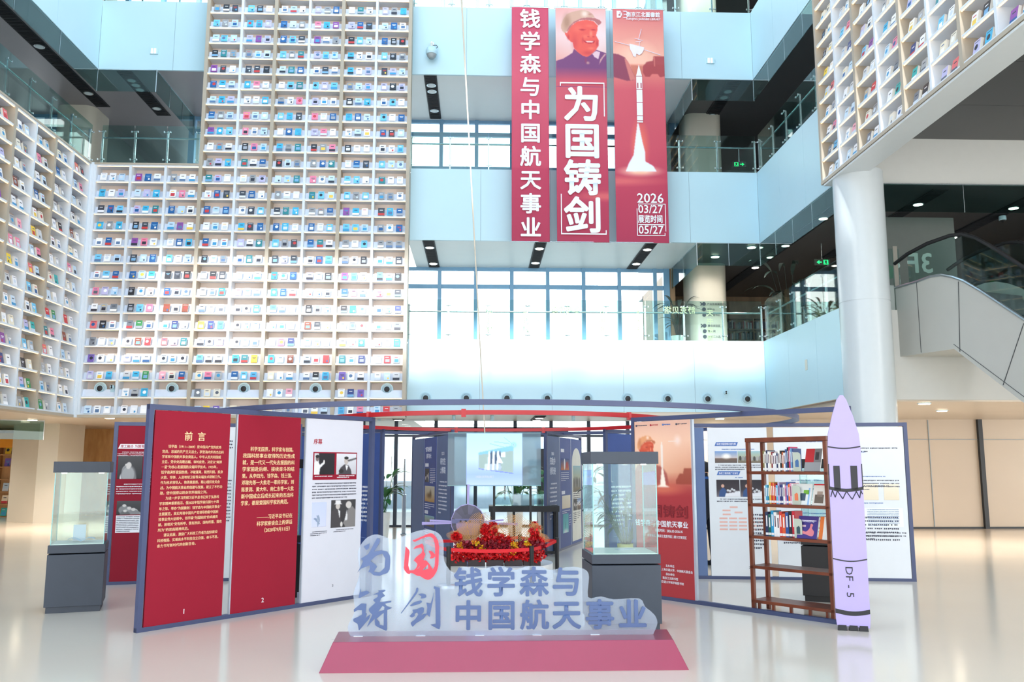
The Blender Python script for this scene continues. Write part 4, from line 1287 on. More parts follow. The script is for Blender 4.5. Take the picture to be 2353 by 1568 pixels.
text('展览时间：2026.03-2026.05', .045, .84, FY - .01, .86, M_tw, t, 'RIGHT', .01, sx=.85)
text('展览地点：南京江北图书馆二楼大厅展览区', .04, .9, FY - .01, .79, M_tw, t, 'RIGHT', .008, sx=.85)
for s, z in (('主办单位', .42), ('江北图书馆、上海交通大学、中国航天基金会', .37), ('承办单位', .315), ('南京江北图书馆', .265), ('上海交通大学钱学森图书馆', .215)):
    text(s, .036, .62, FY - .01, z, M_tw, t, 'CENTER', .008)

# ---- wooden rack in the open bay
def wrack():
    Ln, a = seg((2.1, 12.0), (4.09, 9.55))
    d = Vector((math.cos(a), math.sin(a)))
    o = Vector((2.1, 12.0)) + d * 1.775
    t = thing('wooden_rack', 'open reddish-brown wooden rack standing in the right frame behind the rocket', 'rack', (o.x, o.y, 0), a)
    m = wood('rosewood', (98, 46, 28), (126, 62, 38), .35, (1, 1, .6))
    W_, Dp, H_ = 1.06, .34, 2.045
    for x in (0, W_ - .045):
        for y in (0.03, Dp):
            g = G(); g.box(x, y, 0, x + .045, y + .045, H_ - .05); g.build('upright', m, t, bevel=.004)
    g = G(); 
    g.box(-.005, .025, H_ - .05, W_ + .005, .08, H_); g.box(-.005, Dp - .005, H_ - .05, W_ + .005, Dp + .05, H_)
    g.box(-.005, .06, H_ - .05, .05, Dp, H_); g.box(W_ - .05, .06, H_ - .05, W_ + .005, Dp, H_)
    g.build('top_frame', m, t, bevel=.004)
    for z in (1.645, 1.262, .885, .535, .14):
        g = G(); g.box(.0, .03, z - .035, W_, Dp + .04, z); g.build('shelf', m, t, bevel=.003)
    for x in (.08, .27, .5, .74, .95):
        g = G(); g.box(x, .04, .02, x + .03, .07, .105); g.build('foot_slat', m, t)
    return t, a, o
rk, ra, ro = wrack()
ca, sa = math.cos(ra), math.sin(ra)
def rpos(x, y, z): return (ro.x + ca * x - sa * y, ro.y + sa * x + ca * y, z)
SP = [[('olive', (130, 120, 70)), ('white', (236, 236, 230)), ('navy', (30, 40, 80)), ('white', (240, 240, 240)), ('cream', (236, 226, 200)), ('dark red', (130, 40, 50)), ('white', (238, 238, 240)), ('white', (232, 232, 236)), ('navy', (36, 46, 90)), ('white', (240, 238, 232)), ('black', (30, 30, 34)), ('orange', (190, 100, 60)), ('white', (238, 240, 240)), ('blue', (50, 90, 150)), ('black', (26, 28, 36)), ('pink', (200, 50, 100)), ('light blue', (110, 160, 200)), ('blue', (50, 80, 140))],
      [('white', (236, 238, 238)), ('light blue', (80, 170, 210)), ('teal', (50, 130, 160)), ('yellow', (230, 190, 70)), ('red', (200, 60, 50)), ('orange', (226, 120, 50)), ('red', (190, 40, 50)), ('sky blue', (90, 180, 220)), ('lilac', (190, 170, 210)), ('navy', (40, 50, 110)), ('navy', (50, 60, 120)), ('white', (240, 240, 240)), ('pink', (220, 130, 170)), ('blue', (50, 90, 170)), ('orange', (230, 110, 40)), ('pink', (230, 150, 180)), ('white', (240, 240, 240))],
      [('navy', (36, 50, 90)), ('dark green', (20, 90, 80)), ('blue', (40, 150, 200)), ('white', (240, 240, 240)), ('white', (238, 236, 236)), ('red', (210, 60, 50)), ('orange', (220, 90, 50)), ('blue', (40, 80, 150)), ('black', (34, 34, 44)), ('red', (200, 40, 60))]]
ZS = (1.645, 1.262, .885); SHN = ('top', 'second', 'third')
rs = random.Random(21)
for si, (lst, z) in enumerate(zip(SP, ZS)):
    x = .19
    wtot = (.42, .38, .40)[si]
    for k, (nm, c) in enumerate(lst):
        wd = wtot / len(lst) * (.85 + .3 * rs.random())
        h = (.24, .24, .28)[si] * (.88 + .2 * rs.random())
        if si == 0 and k > 12: h += .03
        g = G(); g.box(0, 0, 0, wd - .0015, .17, h, c)
        g.box(.002, .003, h - .004, wd - .0035, .168, h + .0005, (238, 234, 224))
        g.box(.001, -.0008, .012, wd - .0025, 0, .04, (238, 238, 240))
        if wd > .016: g.box(wd * .3, -.0008, h * .4, wd * .68, 0, h * .85, (235, 235, 235) if sum(c) < 500 else (90, 60, 80))
        ob = g.build('book', M_book); ob.location = rpos(x, .1, z + .001); ob.rotation_euler = (0, 0, ra)
        tag(ob, '%s spine book on the wooden rack, %s shelf, %s from the left' % (nm, SHN[si], ordn[min(k, 19)]), 'book', 'upright books on the wooden rack')
        x += wd
    # grey book end
    t = thing('bookend', 'pale green-grey bookend closing the book row on the %s rack shelf' % SHN[si], 'bookend', rpos(x + .003, .07, z + .001), ra, 'bookends on the wooden rack')
    g = G(); g.box(0, 0, 0, .1, .16, .002); g.box(.0, .0, 0, .1, .003, .005)
    g.build('foot', mat('bookend_grey', (188, 196, 182), .4), t)
    g = G(); pts = [(0, 0), (.1, 0), (.1, .19), (.09, .21), (.07, .22), (0, .22)]
    g.prism(pts, .002, .006); g.build('plate', MATS['bookend_grey'], t, bevel=.001)
    g = G(); g.prism([(.03, .05), (.075, .05), (.075, .12), (.06, .14), (.03, .12)], -.0005, .002); g.build('emblem', (mat('emblem_blue', (70, 110, 160), .5), mat('emblem_orange', (226, 120, 80), .5), mat('emblem_green', (50, 80, 90), .5))[si], t)
def face_book(x, y, z, w_, h, c, lb, deco):
    t = thing('book', lb, 'book', rpos(x, y, z + .003), ra, 'face-out books on the wooden rack')
    t.rotation_euler = (-.3, 0, ra)
    g = G(); g.box(0, 0, 0, w_, .015, h, c); g.box(.002, .002, .002, w_ + .0015, .013, h - .002, (236, 234, 226)); g.build('cover', M_book, t)
    g = G()
    for (x0, z0, x1, z1, cc) in deco: g.box(x0 * w_, -.0012, z0 * h, x1 * w_, 0, z1 * h, cc)
    g.build('cover_print', M_book, t)
    return t
face_book(.74, .08, ZS[0], .2, .27, (150, 150, 152), 'grey and red book facing out beside the top rack shelf row', [(0, .4, .55, 1, (190, 40, 46)), (.55, .4, 1, 1, (120, 116, 116)), (.62, .5, .85, .85, (70, 66, 68))])
face_book(.60, .08, ZS[1], .2, .25, (230, 234, 232), 'white book with a small green cartoon-like picture facing out, second rack shelf', [(.3, .2, .65, .55, (70, 90, 110)), (.5, .5, .85, .7, (120, 180, 60)), (.8, 0, .9, .8, (150, 190, 230))])
t = face_book(.82, .08, ZS[1], .17, .25, (228, 222, 214), 'white book with red upper edge facing out at the right of the second rack shelf', [(0, .94, 1, 1, (210, 40, 50)), (.15, .1, .8, .5, (110, 96, 84)), (.3, .4, .7, .65, (170, 150, 136))])
t = face_book(.62, .06, ZS[2], .25, .26, (66, 52, 130), 'purple book with a reclining pink figure facing out, third rack shelf', [(.12, .78, .9, .82, (200, 190, 220)), (.12, .52, .4, .6, (220, 190, 200))])
text('TIANGONG', .035, .04, -.0015, .19, M_tw, t, 'LEFT', .01, .0005, sx=.85)
cutout([smooth_loop([(.05, .06), (.1, .05), (.19, .03), (.21, .08), (.18, .12), (.19, .16), (.16, .17), (.15, .12), (.11, .08), (.06, .09)])], mat('pink_ink', (222, 130, 140), .6), t, 'cover_picture', .0005, -.0015)
t = face_book(.88, .08, ZS[2], .17, .26, (232, 230, 226), 'white book with an orange stripe facing out, third rack shelf', [(0, 0, .28, 1, (228, 120, 50))])

# ---- rear red wall on the left (panel 6 ... 5)
t, Ln = wall_frame((-5.42, 13.31), (-2.78, 13.96), 'back left navy frame with wine-red panels numbered 6 and 5, behind the left showcase', 2.36)
panel(t, .06, .95, M_crimson2, edge=False); panel(t, .98, 1.8, M_pwhite2); panel(t, 1.83, Ln - .06, M_crimson2)
cutout([[(.07, 1.965), (.10, 2.035), (.50, 2.035), (.47, 1.965)]], M_tw, t, 'title_plate', .001, FY)
text('理工融合 为国育才', .048, .10, FY - .003, 1.982, M_tr, t, 'LEFT', .01, sx=.95)
smallprint(t, [(.07, 1.92, .6, 3, .026, .013, .06), (.5, 1.84, .35, 2, .02, .01), (.45, 1.58, .4, 4, .03, .012), (.08, 1.45, .75, 5, .035, .013, .1), (.6, 1.1, .3, 2, .03, .01)], M_tw)
photo(t, .08, 1.52, .42, 1.86, 'bw', seed=2); photo(t, .48, 1.62, .8, 1.8, 'paper'); photo(t, .1, 1.0, .44, 1.2, 'bw', seed=5)
rectp(t, .1, .74, .44, .99, M_tw); smallprint(t, [(.11, .975, .31, 9, .026, .011)], M_tk, FY - .004)
rectp(t, .55, .88, .75, 1.02, M_tw); text('6', .05, .78, FY, .17, M_tw, t, 'CENTER', .01)
smallprint(t, [(2.45, 1.75, .24, 12, .075, .04)], mat('pale_rose_ink', (214, 150, 160), .6)); text('5', .28, 2.4, FY, .75, mat('dim_red_ink', (186, 84, 96), .6), t, 'CENTER', .03)
smallprint(t, [(1.0, 2.1, .7, 4, .05, .025), (1.0, 1.5, .7, 14, .05, .02)], M_tk)

# ---- rear right wall (panels 21 and 23)
t, Ln = wall_frame((3.32, 13.73), (6.54, 13.25), 'back right navy frame with pale panels numbered 21 and 23 behind the wooden rack', 2.37)
panel(t, .255, 1.16, M_pwhite2, edge=False); panel(t, 1.26, 3.19, M_pwhite2, edge=False)
g = G(); g.box(.055, -.02, .045, .2, .02, 2.31); g.build('panel', M_pblue2, t)
for x, z, s in ((.36, 2.02, '系统工程思想论创为帮'), (.38, 1.57, '系统工程的推广与深化')):
    cutout([[(x, z), (x + .025, z + .06), (x + .36, z + .06), (x + .335, z)]], mat('tag_blue', (70, 110, 180), .5), t, 'title_plate', .001, FY)
    text(s, .038, x + .03, FY - .003, z + .015, M_tw, t, 'LEFT', .012, sx=.78)
photo(t, .36, 1.76, .70, 1.94, 'sky'); photo(t, .71, 1.76, 1.1, 1.94, 'group', seed=8)
photo(t, .37, 1.24, .72, 1.5, 'desk'); photo(t, .73, 1.24, 1.1, 1.5, 'desk', seed=4)
smallprint(t, [(.47, 1.975, .5, 1, .03, .016, 0, 1)], M_tb); smallprint(t, [(.36, 1.73, .76, 3, .032, .016, .05), (.37, 1.21, .76, 2, .032, .016, .05)], M_tk)
smallprint(t, [(.66, 1.54, .12, 1, .03, .016, 0, 1), (1.75, 2.09, .5, 1, .03, .016, 0, 1), (2.05, 1.93, .6, 1, .03, .02, 0, 1), (2.1, 1.56, .8, 1, .03, .016, 0, 1), (2.25, 1.16, .6, 1, .03, .016, 0, 1), (1.5, 1.5, .9, 1, .03, .016, 0, 1), (1.55, 1.0, .8, 1, .03, .016, 0, 1)], M_tb)
M_sal = mat('salmon_ink', (226, 178, 168), .6)
g = G()
for r in range(4):
    for k in range(5): g.box(.4 + k * .145, FY, .9 - r * .055, .52 + k * .145, FY + .003, .925 - r * .055)
g.box(.56, FY, 1.07, .68, FY + .003, 1.095); g.box(.45, FY, 1.02, .57, FY + .003, 1.045); g.box(.63, FY, .99, .75, FY + .003, 1.015); g.box(.45, FY, .96, .57, FY + .003, .985)
g.build('flow_chart', M_sal, t)
smallprint(t, [(1.4, 1.75, .9, 3, .05, .02), (1.45, 1.42, 1.5, 2, .05, .02), (1.35, .95, 1.7, 8, .055, .026), (2.0, 1.99, 1.1, 2, .05, .02), (2.0, 1.5, 1.1, 4, .045, .018), (2.0, .72, 1.15, 3, .045, .02), (.9, .98, .22, 10, .055, .03)], M_tk)
photo(t, 2.55, 1.2, 2.78, 1.44, 'paper', seed=2); photo(t, 2.86, 1.2, 3.08, 1.44, 'paper', seed=3); photo(t, 2.2, 1.2, 2.45, 1.44, 'paper', seed=4)
rectp(t, 2.4, .8, 3.12, 1.08, mat('pale_sheet', (232, 236, 234), .6), name='facsimile'); smallprint(t, [(2.6, 1.06, .46, 10, .026, .008)], M_tb, FY - .004)
text('21', .05, .84, FY, .16, M_tk, t, 'CENTER'); text('23', .05, 2.5, FY, .19, M_tk, t, 'CENTER')

# ---- blue walls further back
CX, CY = .28, 14.2
def radial(ang, r0, r1):
    a = math.radians(ang)
    return (CX + r0 * math.cos(a), CY + r0 * math.sin(a)), (CX + r1 * math.cos(a), CY + r1 * math.sin(a))
pi0, po0 = radial(71.3, 3.15, 6.4)
t, Ln = wall_frame(pi0, po0, 'blue framed wall right of the screen ending in a cream arched panel', 2.4)
w3 = (Ln - .11) / 3
panel(t, .055, .055 + w3 - .03, M_pblue2, edge=False); panel(t, .055 + w3, .055 + 2 * w3 - .03, M_pblue, edge=True); panel(t, .055 + 2 * w3, Ln - .055, M_pblue, edge=True)
cx0 = .055 + 2 * w3 + .08; cx1 = Ln - .11
arc = [(cx0, .1), (cx1, .1), (cx1, 1.75)] + [((cx0 + cx1) / 2 + (cx1 - cx0) / 2 * math.cos(math.pi * k / 12), 1.75 + .36 * math.sin(math.pi * k / 12)) for k in range(1, 12)] + [(cx0, 1.75)]
cutout([arc], mat('arch_cream', (232, 232, 222), .6), t, 'arch_panel', .002, FY)
photo(t, cx0 + .1, 1.15, cx1 - .05, 1.72, 'group', FY - .004, 12); photo(t, cx0 + .1, .75, cx0 + .45, 1.0, 'bw', FY - .004, 4); photo(t, cx0 + .5, .75, cx1 - .04, 1.0, 'sky', FY - .004, 4)
smallprint(t, [(cx0 + .1, 1.12, .75, 5, .045, .02), (cx0 + .1, .7, .3, 6, .04, .014), (cx0 + .5, .7, .3, 4, .04, .014)], M_tk, FY - .004)
text('第四章', .07, .5, FY, 1.93, M_tw, t, 'CENTER', .01); text('归故乡', .16, .5, FY, 1.75, M_tw, t, 'CENTER', .02); text('创奇迹', .16, .5, FY, 1.56, M_tw, t, 'CENTER', .02)
smallprint(t, [(.25, 1.38, .6, 9, .085, .035, .1, .2)], M_tw)
x = .055 + w3 + .1
rectp(t, x, 2.0, x + .3, 2.07, M_tw); rectp(t, x + .05, 1.13, x + .35, 1.2, M_tw)
photo(t, x, 1.63, x + .75, 1.87, 'rocket', seed=3); photo(t, x + .08, .83, x + .85, 1.1, 'paper', seed=5); photo(t, x + .15, .33, x + .65, .72, 'teal')
smallprint(t, [(x, 1.58, .72, 5, .04, .016), (x + .1, .79, .7, 2, .04, .016), (x + .7, .68, .2, 5, .05, .016)], M_tw)

po_, pi_ = radial(107.5, 6.2, 3.0)[::-1][0], radial(107.5, 6.2, 3.0)[1]
p_out, p_in = radial(106.6, 6.2, 2.72)
t, Ln = wall_frame(p_out, p_in, 'blue framed wall left of the screen with small sepia photographs', 2.4)
panel(t, .055, Ln * .33, M_pblue2, edge=False); panel(t, Ln * .35, Ln * .65, M_pblue, edge=True); panel(t, Ln * .67, Ln - .055, M_pblue2, edge=True)
x = Ln * .35 + .1
text('“钱学森回国》', .11, x, FY, 2.02, M_tw, t, 'LEFT', .01, sx=.85); text('国军功大', .11, x + .1, FY, 1.88, M_tw, t, 'LEFT', .01)
rectp(t, x, 1.7, x + .3, 1.77, M_tw); photo(t, x, 1.38, x + .36, 1.66, 'bw', seed=9); smallprint(t, [(x + .45, 1.66, .45, 9, .035, .014)], M_tw)
photo(t, x, .98, x + .85, 1.3, 'sepia'); smallprint(t, [(x, .94, .85, 3, .04, .016)], M_tw); rectp(t, x, .73, x + .3, .8, M_tw)
photo(t, x, .48, x + .85, .7, 'group', seed=2); smallprint(t, [(x, .42, .3, 8, .045, .018)], M_tw); photo(t, x + .35, .1, x + .85, .42, 'group', seed=6)
x = Ln * .67 + .2
text('第二章', .07, x + .3, FY, 1.93, M_tw, t, 'CENTER', .01); text('研究生', .14, x + .3, FY, 1.75, M_tw, t, 'CENTER', .02); text('大师路', .14, x + .3, FY, 1.58, M_tw, t, 'CENTER', .02)
smallprint(t, [(x - .02, 1.42, .65, 9, .075, .03, .08, .3)], M_tw)
text('1956', .2, x + .3, FY, .18, mat('faded_blue_ink', (130, 146, 180), .6), t, 'CENTER', .01)

for ang, lb, flip in ((137, 'royal blue framed wall just right of the near left wall, white print on it', 0), (43, 'royal blue framed wall behind the glass case, left of the poster', 1)):
    q0, q1 = radial(ang, 2.75, 6.0)
    if not flip: q0, q1 = q1, q0
    t, Ln = wall_frame(q0, q1, lb, 2.38, post=.06)
    panel(t, .06, Ln * .33, M_pblue, edge=False); panel(t, Ln * .34, Ln * .66, M_pblue); panel(t, Ln * .67, Ln - .06, M_pblue)
    x = Ln - .9 if not flip else .15
    smallprint(t, [(x, 1.35, .6, 10, .075, .04)], M_tw)
    cutout([[(x, 1.42), (x + .06, 1.42), (x + .06, 1.43), (x + .01, 1.43), (x + .01, 1.75), (x + .06, 1.75), (x + .06, 1.76), (x, 1.76)]], M_tw, t, 'bracket_line', .001, FY)
    g = G()
    for k in range(3): g.cyl((x + .1 + .12 * k, FY, .2 + .1 * k), (x + .25 + .08 * k, FY, .62 + .22 * k), .004, n=5); 
    g.cyl((x + .05, FY, .45), (x + .5, FY, .42), .004, n=5); g.build('line_drawing', mat('pale_blue_ink', (130, 156, 210), .5), t)

# ---- ring beams above the walls
def ring(cx, cy, r, z0, z1, wd, m, name, label, n=96, ell=1.0, group=None):
    t = thing(name, label, 'ring beam', (cx, cy, z0), 0, group)
    g = G()
    vs = []; fs = []
    for k in range(n):
        a = 2 * math.pi * k / n
        for rr, z in ((r - wd / 2, 0), (r + wd / 2, 0), (r + wd / 2, z1 - z0), (r - wd / 2, z1 - z0)):
            vs.append((rr * math.cos(a), rr * math.sin(a) * ell, z))
    for k in range(n):
        a = k * 4; b = ((k + 1) % n) * 4
        for j in range(4):
            fs.append((a + j, b + j, b + (j + 1) % 4, a + (j + 1) % 4))
    g.add(vs, fs); g.build('beam', m, t, True)
    return t
t = ring(CX, CY, 4.62, 2.37, 2.43, .06, M_navy, 'ring_beam', 'large navy ring beam resting on top of the display walls')
t2 = ring(CX, CY, 2.78, 2.37, 2.43, .05, M_redm, 'ring_beam', 'smaller red ring beam above the centre of the display')
for a in (230, 310, 105, 70, 260):
    g = G(); r_ = 2.78; x, y = r_ * math.cos(math.radians(a)), r_ * math.sin(math.radians(a)); g.box(x - .03, y - .03, -.03, x + .03, y + .03, .075); g.build('joint_clamp', M_redm, t2)
# track spotlights hanging from the entrance ceiling
for k, (x, y) in enumerate(((-2.15, 18.6), (-.55, 19.0), (.28, 19.0), (2.05, 18.8), (3.7, 18.6))):
    t = thing('spotlight', 'small white spotlight above the red ring, %s from the left' % ordn[k], 'spotlight', (x * 1.2, 22.9, 3.1), 0, 'small spotlights above the entrance')
    g = G(); g.box(-.05, -.05, -.02, .05, .05, 0); g.cyl((0, 0, -.06), (0, 0, -.02), .012, n=8); g.build('mount', M_white, t)
    g = G(); g.cyl((0, .02, -.06), (0, -.04, -.2), .045, .05, 16); g.build('head', M_white, t)

# ---- red sign base with clear acrylic lettering board
t = thing('sign_plinth', 'long trapezoid crimson plinth carrying the clear lettering board', 'plinth', (.23, 7.65, 0))
M_base = mat('pink_crimson_gloss', (146, 42, 76), 0.3, spec=.6, coat=.4, noise=.02)
prof = [(-1.53, 0), (1.53, 0), (1.43, .3), (-1.43, .3)]
vs = [(-1.55, 0, 0), (1.55, 0, 0), (1.55, .75, 0), (-1.55, .75, 0), (-1.46, .13, .225), (1.45, .13, .225), (1.50, .62, .225), (-1.49, .62, .225)]
g = G(); g.add(vs, [(0, 3, 2, 1), (4, 5, 6, 7), (0, 1, 5, 4), (1, 2, 6, 5), (2, 3, 7, 6), (3, 0, 4, 7)]); g.build('body', M_base, t, bevel=.004)
# local frame of the lettering board, from picture proportions to metres
YS = 8.02
KX = YS / 2015 * 1.0105
def sp(px, py):
    q = (1467 - py) / 242
    return (-1.106 - .024 * q + (px - 808) * (.003837 + .000065 * q), .208 + (1467 - py) * .003742)
bd = thing('lettering_board', 'clear acrylic board with blue-grey and one red cut-out characters', 'sign', (0, YS, 0))
outl = [(808, 1468), (806, 1464), (799, 1440), (815, 1405), (812, 1365), (826, 1320), (822, 1270), (838, 1240), (860, 1228), (880, 1232), (905, 1240), (940, 1226), (975, 1217), (1003, 1224), (1017, 1245), (1019, 1290), (1040, 1318), (1062, 1304), (1100, 1312), (1130, 1303), (1155, 1303), (1180, 1312), (1210, 1303), (1240, 1304), (1262, 1312), (1300, 1306), (1325, 1306), (1345, 1313), (1352, 1330), (1350, 1376), (1380, 1374), (1410, 1381), (1468, 1379), (1482, 1398), (1503, 1416), (1511, 1436), (1501, 1462), (1499, 1467), (1494, 1468), (814, 1469)]
M_acr = glass('glare_haze_acrylic', (240, 247, 255), .6, .05, .25, (228, 240, 255))  # white haze in the colour stands in for reflections on clear acrylic
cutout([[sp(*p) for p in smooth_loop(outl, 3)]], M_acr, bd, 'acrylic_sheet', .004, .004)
M_bl = mat('grey_blue_letter', (74, 96, 142), .4, noise=.01)
M_rl = mat('coral_red_letter', (236, 52, 74), .4, noise=.01)
zz = lambda lp: [sp(800 + x / 5.6, 1200 + y / 5.6) for x, y in lp]
guo = [[(735, 312), (775, 355), (786, 385), (775, 470), (768, 560), (785, 625), (840, 620), (870, 590), (885, 545), (865, 515), (838, 495), (870, 450), (935, 400), (950, 360), (930, 325), (880, 335), (832, 345), (865, 310), (945, 278), (962, 310), (965, 375), (985, 415), (975, 450), (955, 490), (1000, 500), (1040, 545), (1080, 612), (1105, 570), (1112, 470), (1112, 330), (1105, 260), (1085, 210), (1050, 185), (1000, 190), (930, 215), (860, 250), (838, 250), (822, 228), (845, 228), (1000, 158), (1045, 143), (1080, 148), (1115, 185), (1150, 245), (1160, 320), (1152, 560), (1130, 640), (1090, 705), (1050, 737), (1015, 747), (975, 732), (920, 697), (880, 692), (828, 660), (800, 655), (780, 672), (750, 660), (720, 620), (712, 590), (720, 480)],
       [(942, 626), (1020, 545), (1022, 605)], [(872, 610), (918, 565), (905, 592)]]
cutout([zz(l) for l in guo], M_rl, bd, 'red_character', .006, -.012)
cutout([zz(smooth_loop([(1030, 378), (1062, 375), (1108, 420), (1095, 460), (1045, 468), (1058, 430)]))], M_rl, bd, 'red_character', .006, -.012)
jian = [[(885, 845), (898, 870), (885, 910), (830, 985), (680, 1175), (672, 1172), (780, 1020), (860, 900), (870, 855)],
        [(895, 930), (945, 922), (990, 935), (1000, 970), (960, 985), (925, 985), (938, 960)],
        [(795, 1070), (850, 1030), (930, 1012), (945, 1030), (910, 1055), (810, 1083), (792, 1080)],
        [(820, 1130), (870, 1125), (940, 1095), (970, 1110), (965, 1160), (930, 1200), (975, 1180), (1000, 1180), (1010, 1100), (998, 1040), (1040, 1050), (1055, 1045), (1080, 970), (1090, 910), (1092, 912), (1085, 1000), (1055, 1150), (1040, 1222), (1005, 1190), (960, 1245), (870, 1300), (825, 1345), (805, 1320), (798, 1295), (860, 1245), (895, 1190), (880, 1160), (850, 1180), (850, 1210), (815, 1228), (785, 1210), (830, 1160)],
        [(1092, 855), (1098, 828), (1170, 850), (1176, 1000), (1178, 1340), (1165, 1380), (1140, 1372), (1055, 1322), (1118, 1312), (1112, 870)]]
zhu = [[(163, 850), (165, 900), (240, 882), (278, 910), (150, 975), (135, 965)],
       [(75, 1120), (170, 1045), (235, 1050), (225, 1165), (240, 1180), (222, 1230), (285, 1185), (270, 1240), (140, 1390), (125, 1305), (95, 1285), (70, 1270), (70, 1240), (130, 1215), (180, 1185), (178, 1130), (120, 1130), (78, 1155)],
       [(385, 880), (470, 872), (478, 885), (435, 910), (470, 950), (420, 980), (405, 1030), (455, 1025), (550, 1015), (548, 1032), (470, 1050), (490, 1080), (560, 1105), (500, 1130), (497, 1260), (498, 1375), (485, 1395), (380, 1345), (345, 1320), (340, 1240), (240, 1345), (310, 1190), (265, 1140), (270, 1110), (350, 1035), (320, 1000), (380, 960), (380, 930), (315, 935), (395, 900)],
       [(385, 1150), (440, 1078), (465, 1090), (460, 1130)], [(360, 1245), (455, 1165), (455, 1330), (405, 1320), (398, 1280)]]
wei = [[(375, 200), (410, 220), (400, 270), (330, 380), (430, 362), (500, 380), (535, 440), (538, 520), (530, 610), (505, 655), (400, 692), (330, 685), (285, 645), (258, 640), (280, 600), (275, 555), (165, 600), (120, 650), (170, 560), (195, 500), (165, 470), (260, 410), (320, 300)],
       [(285, 500), (350, 545), (370, 575), (330, 640), (400, 650), (465, 590), (475, 470), (440, 405), (360, 430)]]
for ch in (jian, zhu, wei):
    cutout([zz(l) for l in ch], M_bl, bd, 'blue_character', .006, -.012)
cutout([zz([(200, 310), (275, 270), (270, 330), (240, 360)])], M_bl, bd, 'blue_character', .006, -.012)
for s, xs, py in (('钱学森与', (1074, 1149, 1225, 1300), 1371), ('中国航天事业', (1074, 1150, 1226, 1300, 1377, 1453), 1447)):
    for ch, px in zip(s, xs):
        x, z = sp(px, py)
        text(ch, .262, x, -.012, z + .022, M_bl, bd, 'CENTER', .03, .006, sx=1.0, name='character', res=3)
g = G()
for px in (823, 965, 1100, 1232, 1366):
    x, z = sp(px, 1466); g.box(x - .04, -.012, .226, x + .04, .012, .229)
g.build('fixing_slot', M_tw, bd)

# ---- showcases
def showcase(x, y, rz, W_, label, top=1.78, base=.78, m=M_plinth, lid=.13):
    t = thing('showcase', label, 'display case', (x, y, 0), rz)
    h = W_ / 2
    g = G(); g.box(-h + .02, -h + .02, 0, h - .02, h - .02, .07); g.build('foot', m, t)
    g = G(); g.box(-h, -h, .07, h, h, base - .11); g.build('plinth', m, t, bevel=.004)
    g = G(); g.box(-h, -h, base - .095, h, h, base); g.build('plinth_top', m, t, bevel=.004)
    g = G(); g.box(-h + .03, -h + .03, base, h - .03, h - .03, base + .012); g.build('display_floor', mat('cream_board', (232, 232, 224), .6), t)
    e = h - .025
    for k, (a, b) in enumerate((((-e, -e), (e, -e)), ((e, -e), (e, e)), ((e, e), (-e, e)), ((-e, e), (-e, -e)))):
        g = G()
        if a[1] == b[1]: g.box(min(a[0], b[0]), a[1] - .004, base, max(a[0], b[0]), a[1] + .004, top - lid)
        else: g.box(a[0] - .004, min(a[1], b[1]), base, a[0] + .004, max(a[1], b[1]), top - lid)
        g.build('glass_pane', M_cglass, t)
    for sx in (-1, 1):
        for sy in (-1, 1):
            g = G(); g.box(sx * e - .005, sy * e - .005, base, sx * e + .005, sy * e + .005, top - lid); g.build('glass_edge', M_gedge, t)
    g = G(); g.box(-h, -h, top - lid, h, h, top); g.build('lid', m, t, bevel=.004)
    g = G()
    for sx in (-.22, .22): g.cyl((sx * W_ * 1.5, -h * .5, top - lid - .012), (sx * W_ * 1.5, -h * .5, top - lid), .03, n=16)
    g.build('lamp', M_lamp, t)
    return t
showcase(-4.87, 11.14, math.radians(19), .62, 'glass showcase on dark blue-grey plinth at the left, an open white sheet inside', 1.76)
showcase(1.55, 9.8, math.radians(1.5), .735, 'glass showcase on dark plinth right of the lettering board', 1.86, .78)
showcase(4.62, 11.55, math.radians(-28), .70, 'black glass showcase behind the rocket and rack', 1.80, .80, M_black, .12)
showcase(-2.75, 12.1, math.radians(25), .6, 'black glass showcase mostly hidden behind the near left wall', 1.80, .80, M_black, .12)
t = thing('open_booklet', 'white curved open booklet lying in the left showcase', 'booklet', (-4.84, 11.12, .793), math.radians(19))
g = G()
for sx in (-1, 1):
    pts = [(sx * .15 * k / 6, .04 * math.sin(math.pi * (k / 6) * .8)) for k in range(7)]
    for k in range(6):
        g.add([(pts[k][0], -.1, pts[k][1] + .01), (pts[k + 1][0], -.1, pts[k + 1][1] + .01), (pts[k + 1][0], .1, pts[k + 1][1] + .01), (pts[k][0], .1, pts[k][1] + .01)], [(0, 1, 2, 3) if sx > 0 else (3, 2, 1, 0)])
g.build('pages', mat('bluish_paper', (196, 220, 240), .6), t)
t = thing('blank_card', 'thin paper card standing behind the glass of the left showcase', 'card', (-4.98, 11.2, .793), math.radians(19))
g = G(); g.box(0, 0, 0, .14, .01, .2); g.build('card', M_pwhite, t)
for px_, y_, lb in ((1.62, 9.9, 'pale note card lying at the back of the middle showcase'),):
    t = thing('note_card', lb, 'card', (px_, y_, .793), .2)
    g = G(); g.box(-.1, -.06, 0, .1, .06, .003); g.build('card', M_pwhite, t)

# plant in a cream vase seen through the glass case
potted(2.38, 14.4, 0, 'dark-leaved plant in a tall cream vase seen through the middle showcase', 1.5, 60, (.10, .145, .47), .035, M_leafd, 1.5, potm=mat('cream_vase', (206, 194, 120), .4), seed=8)

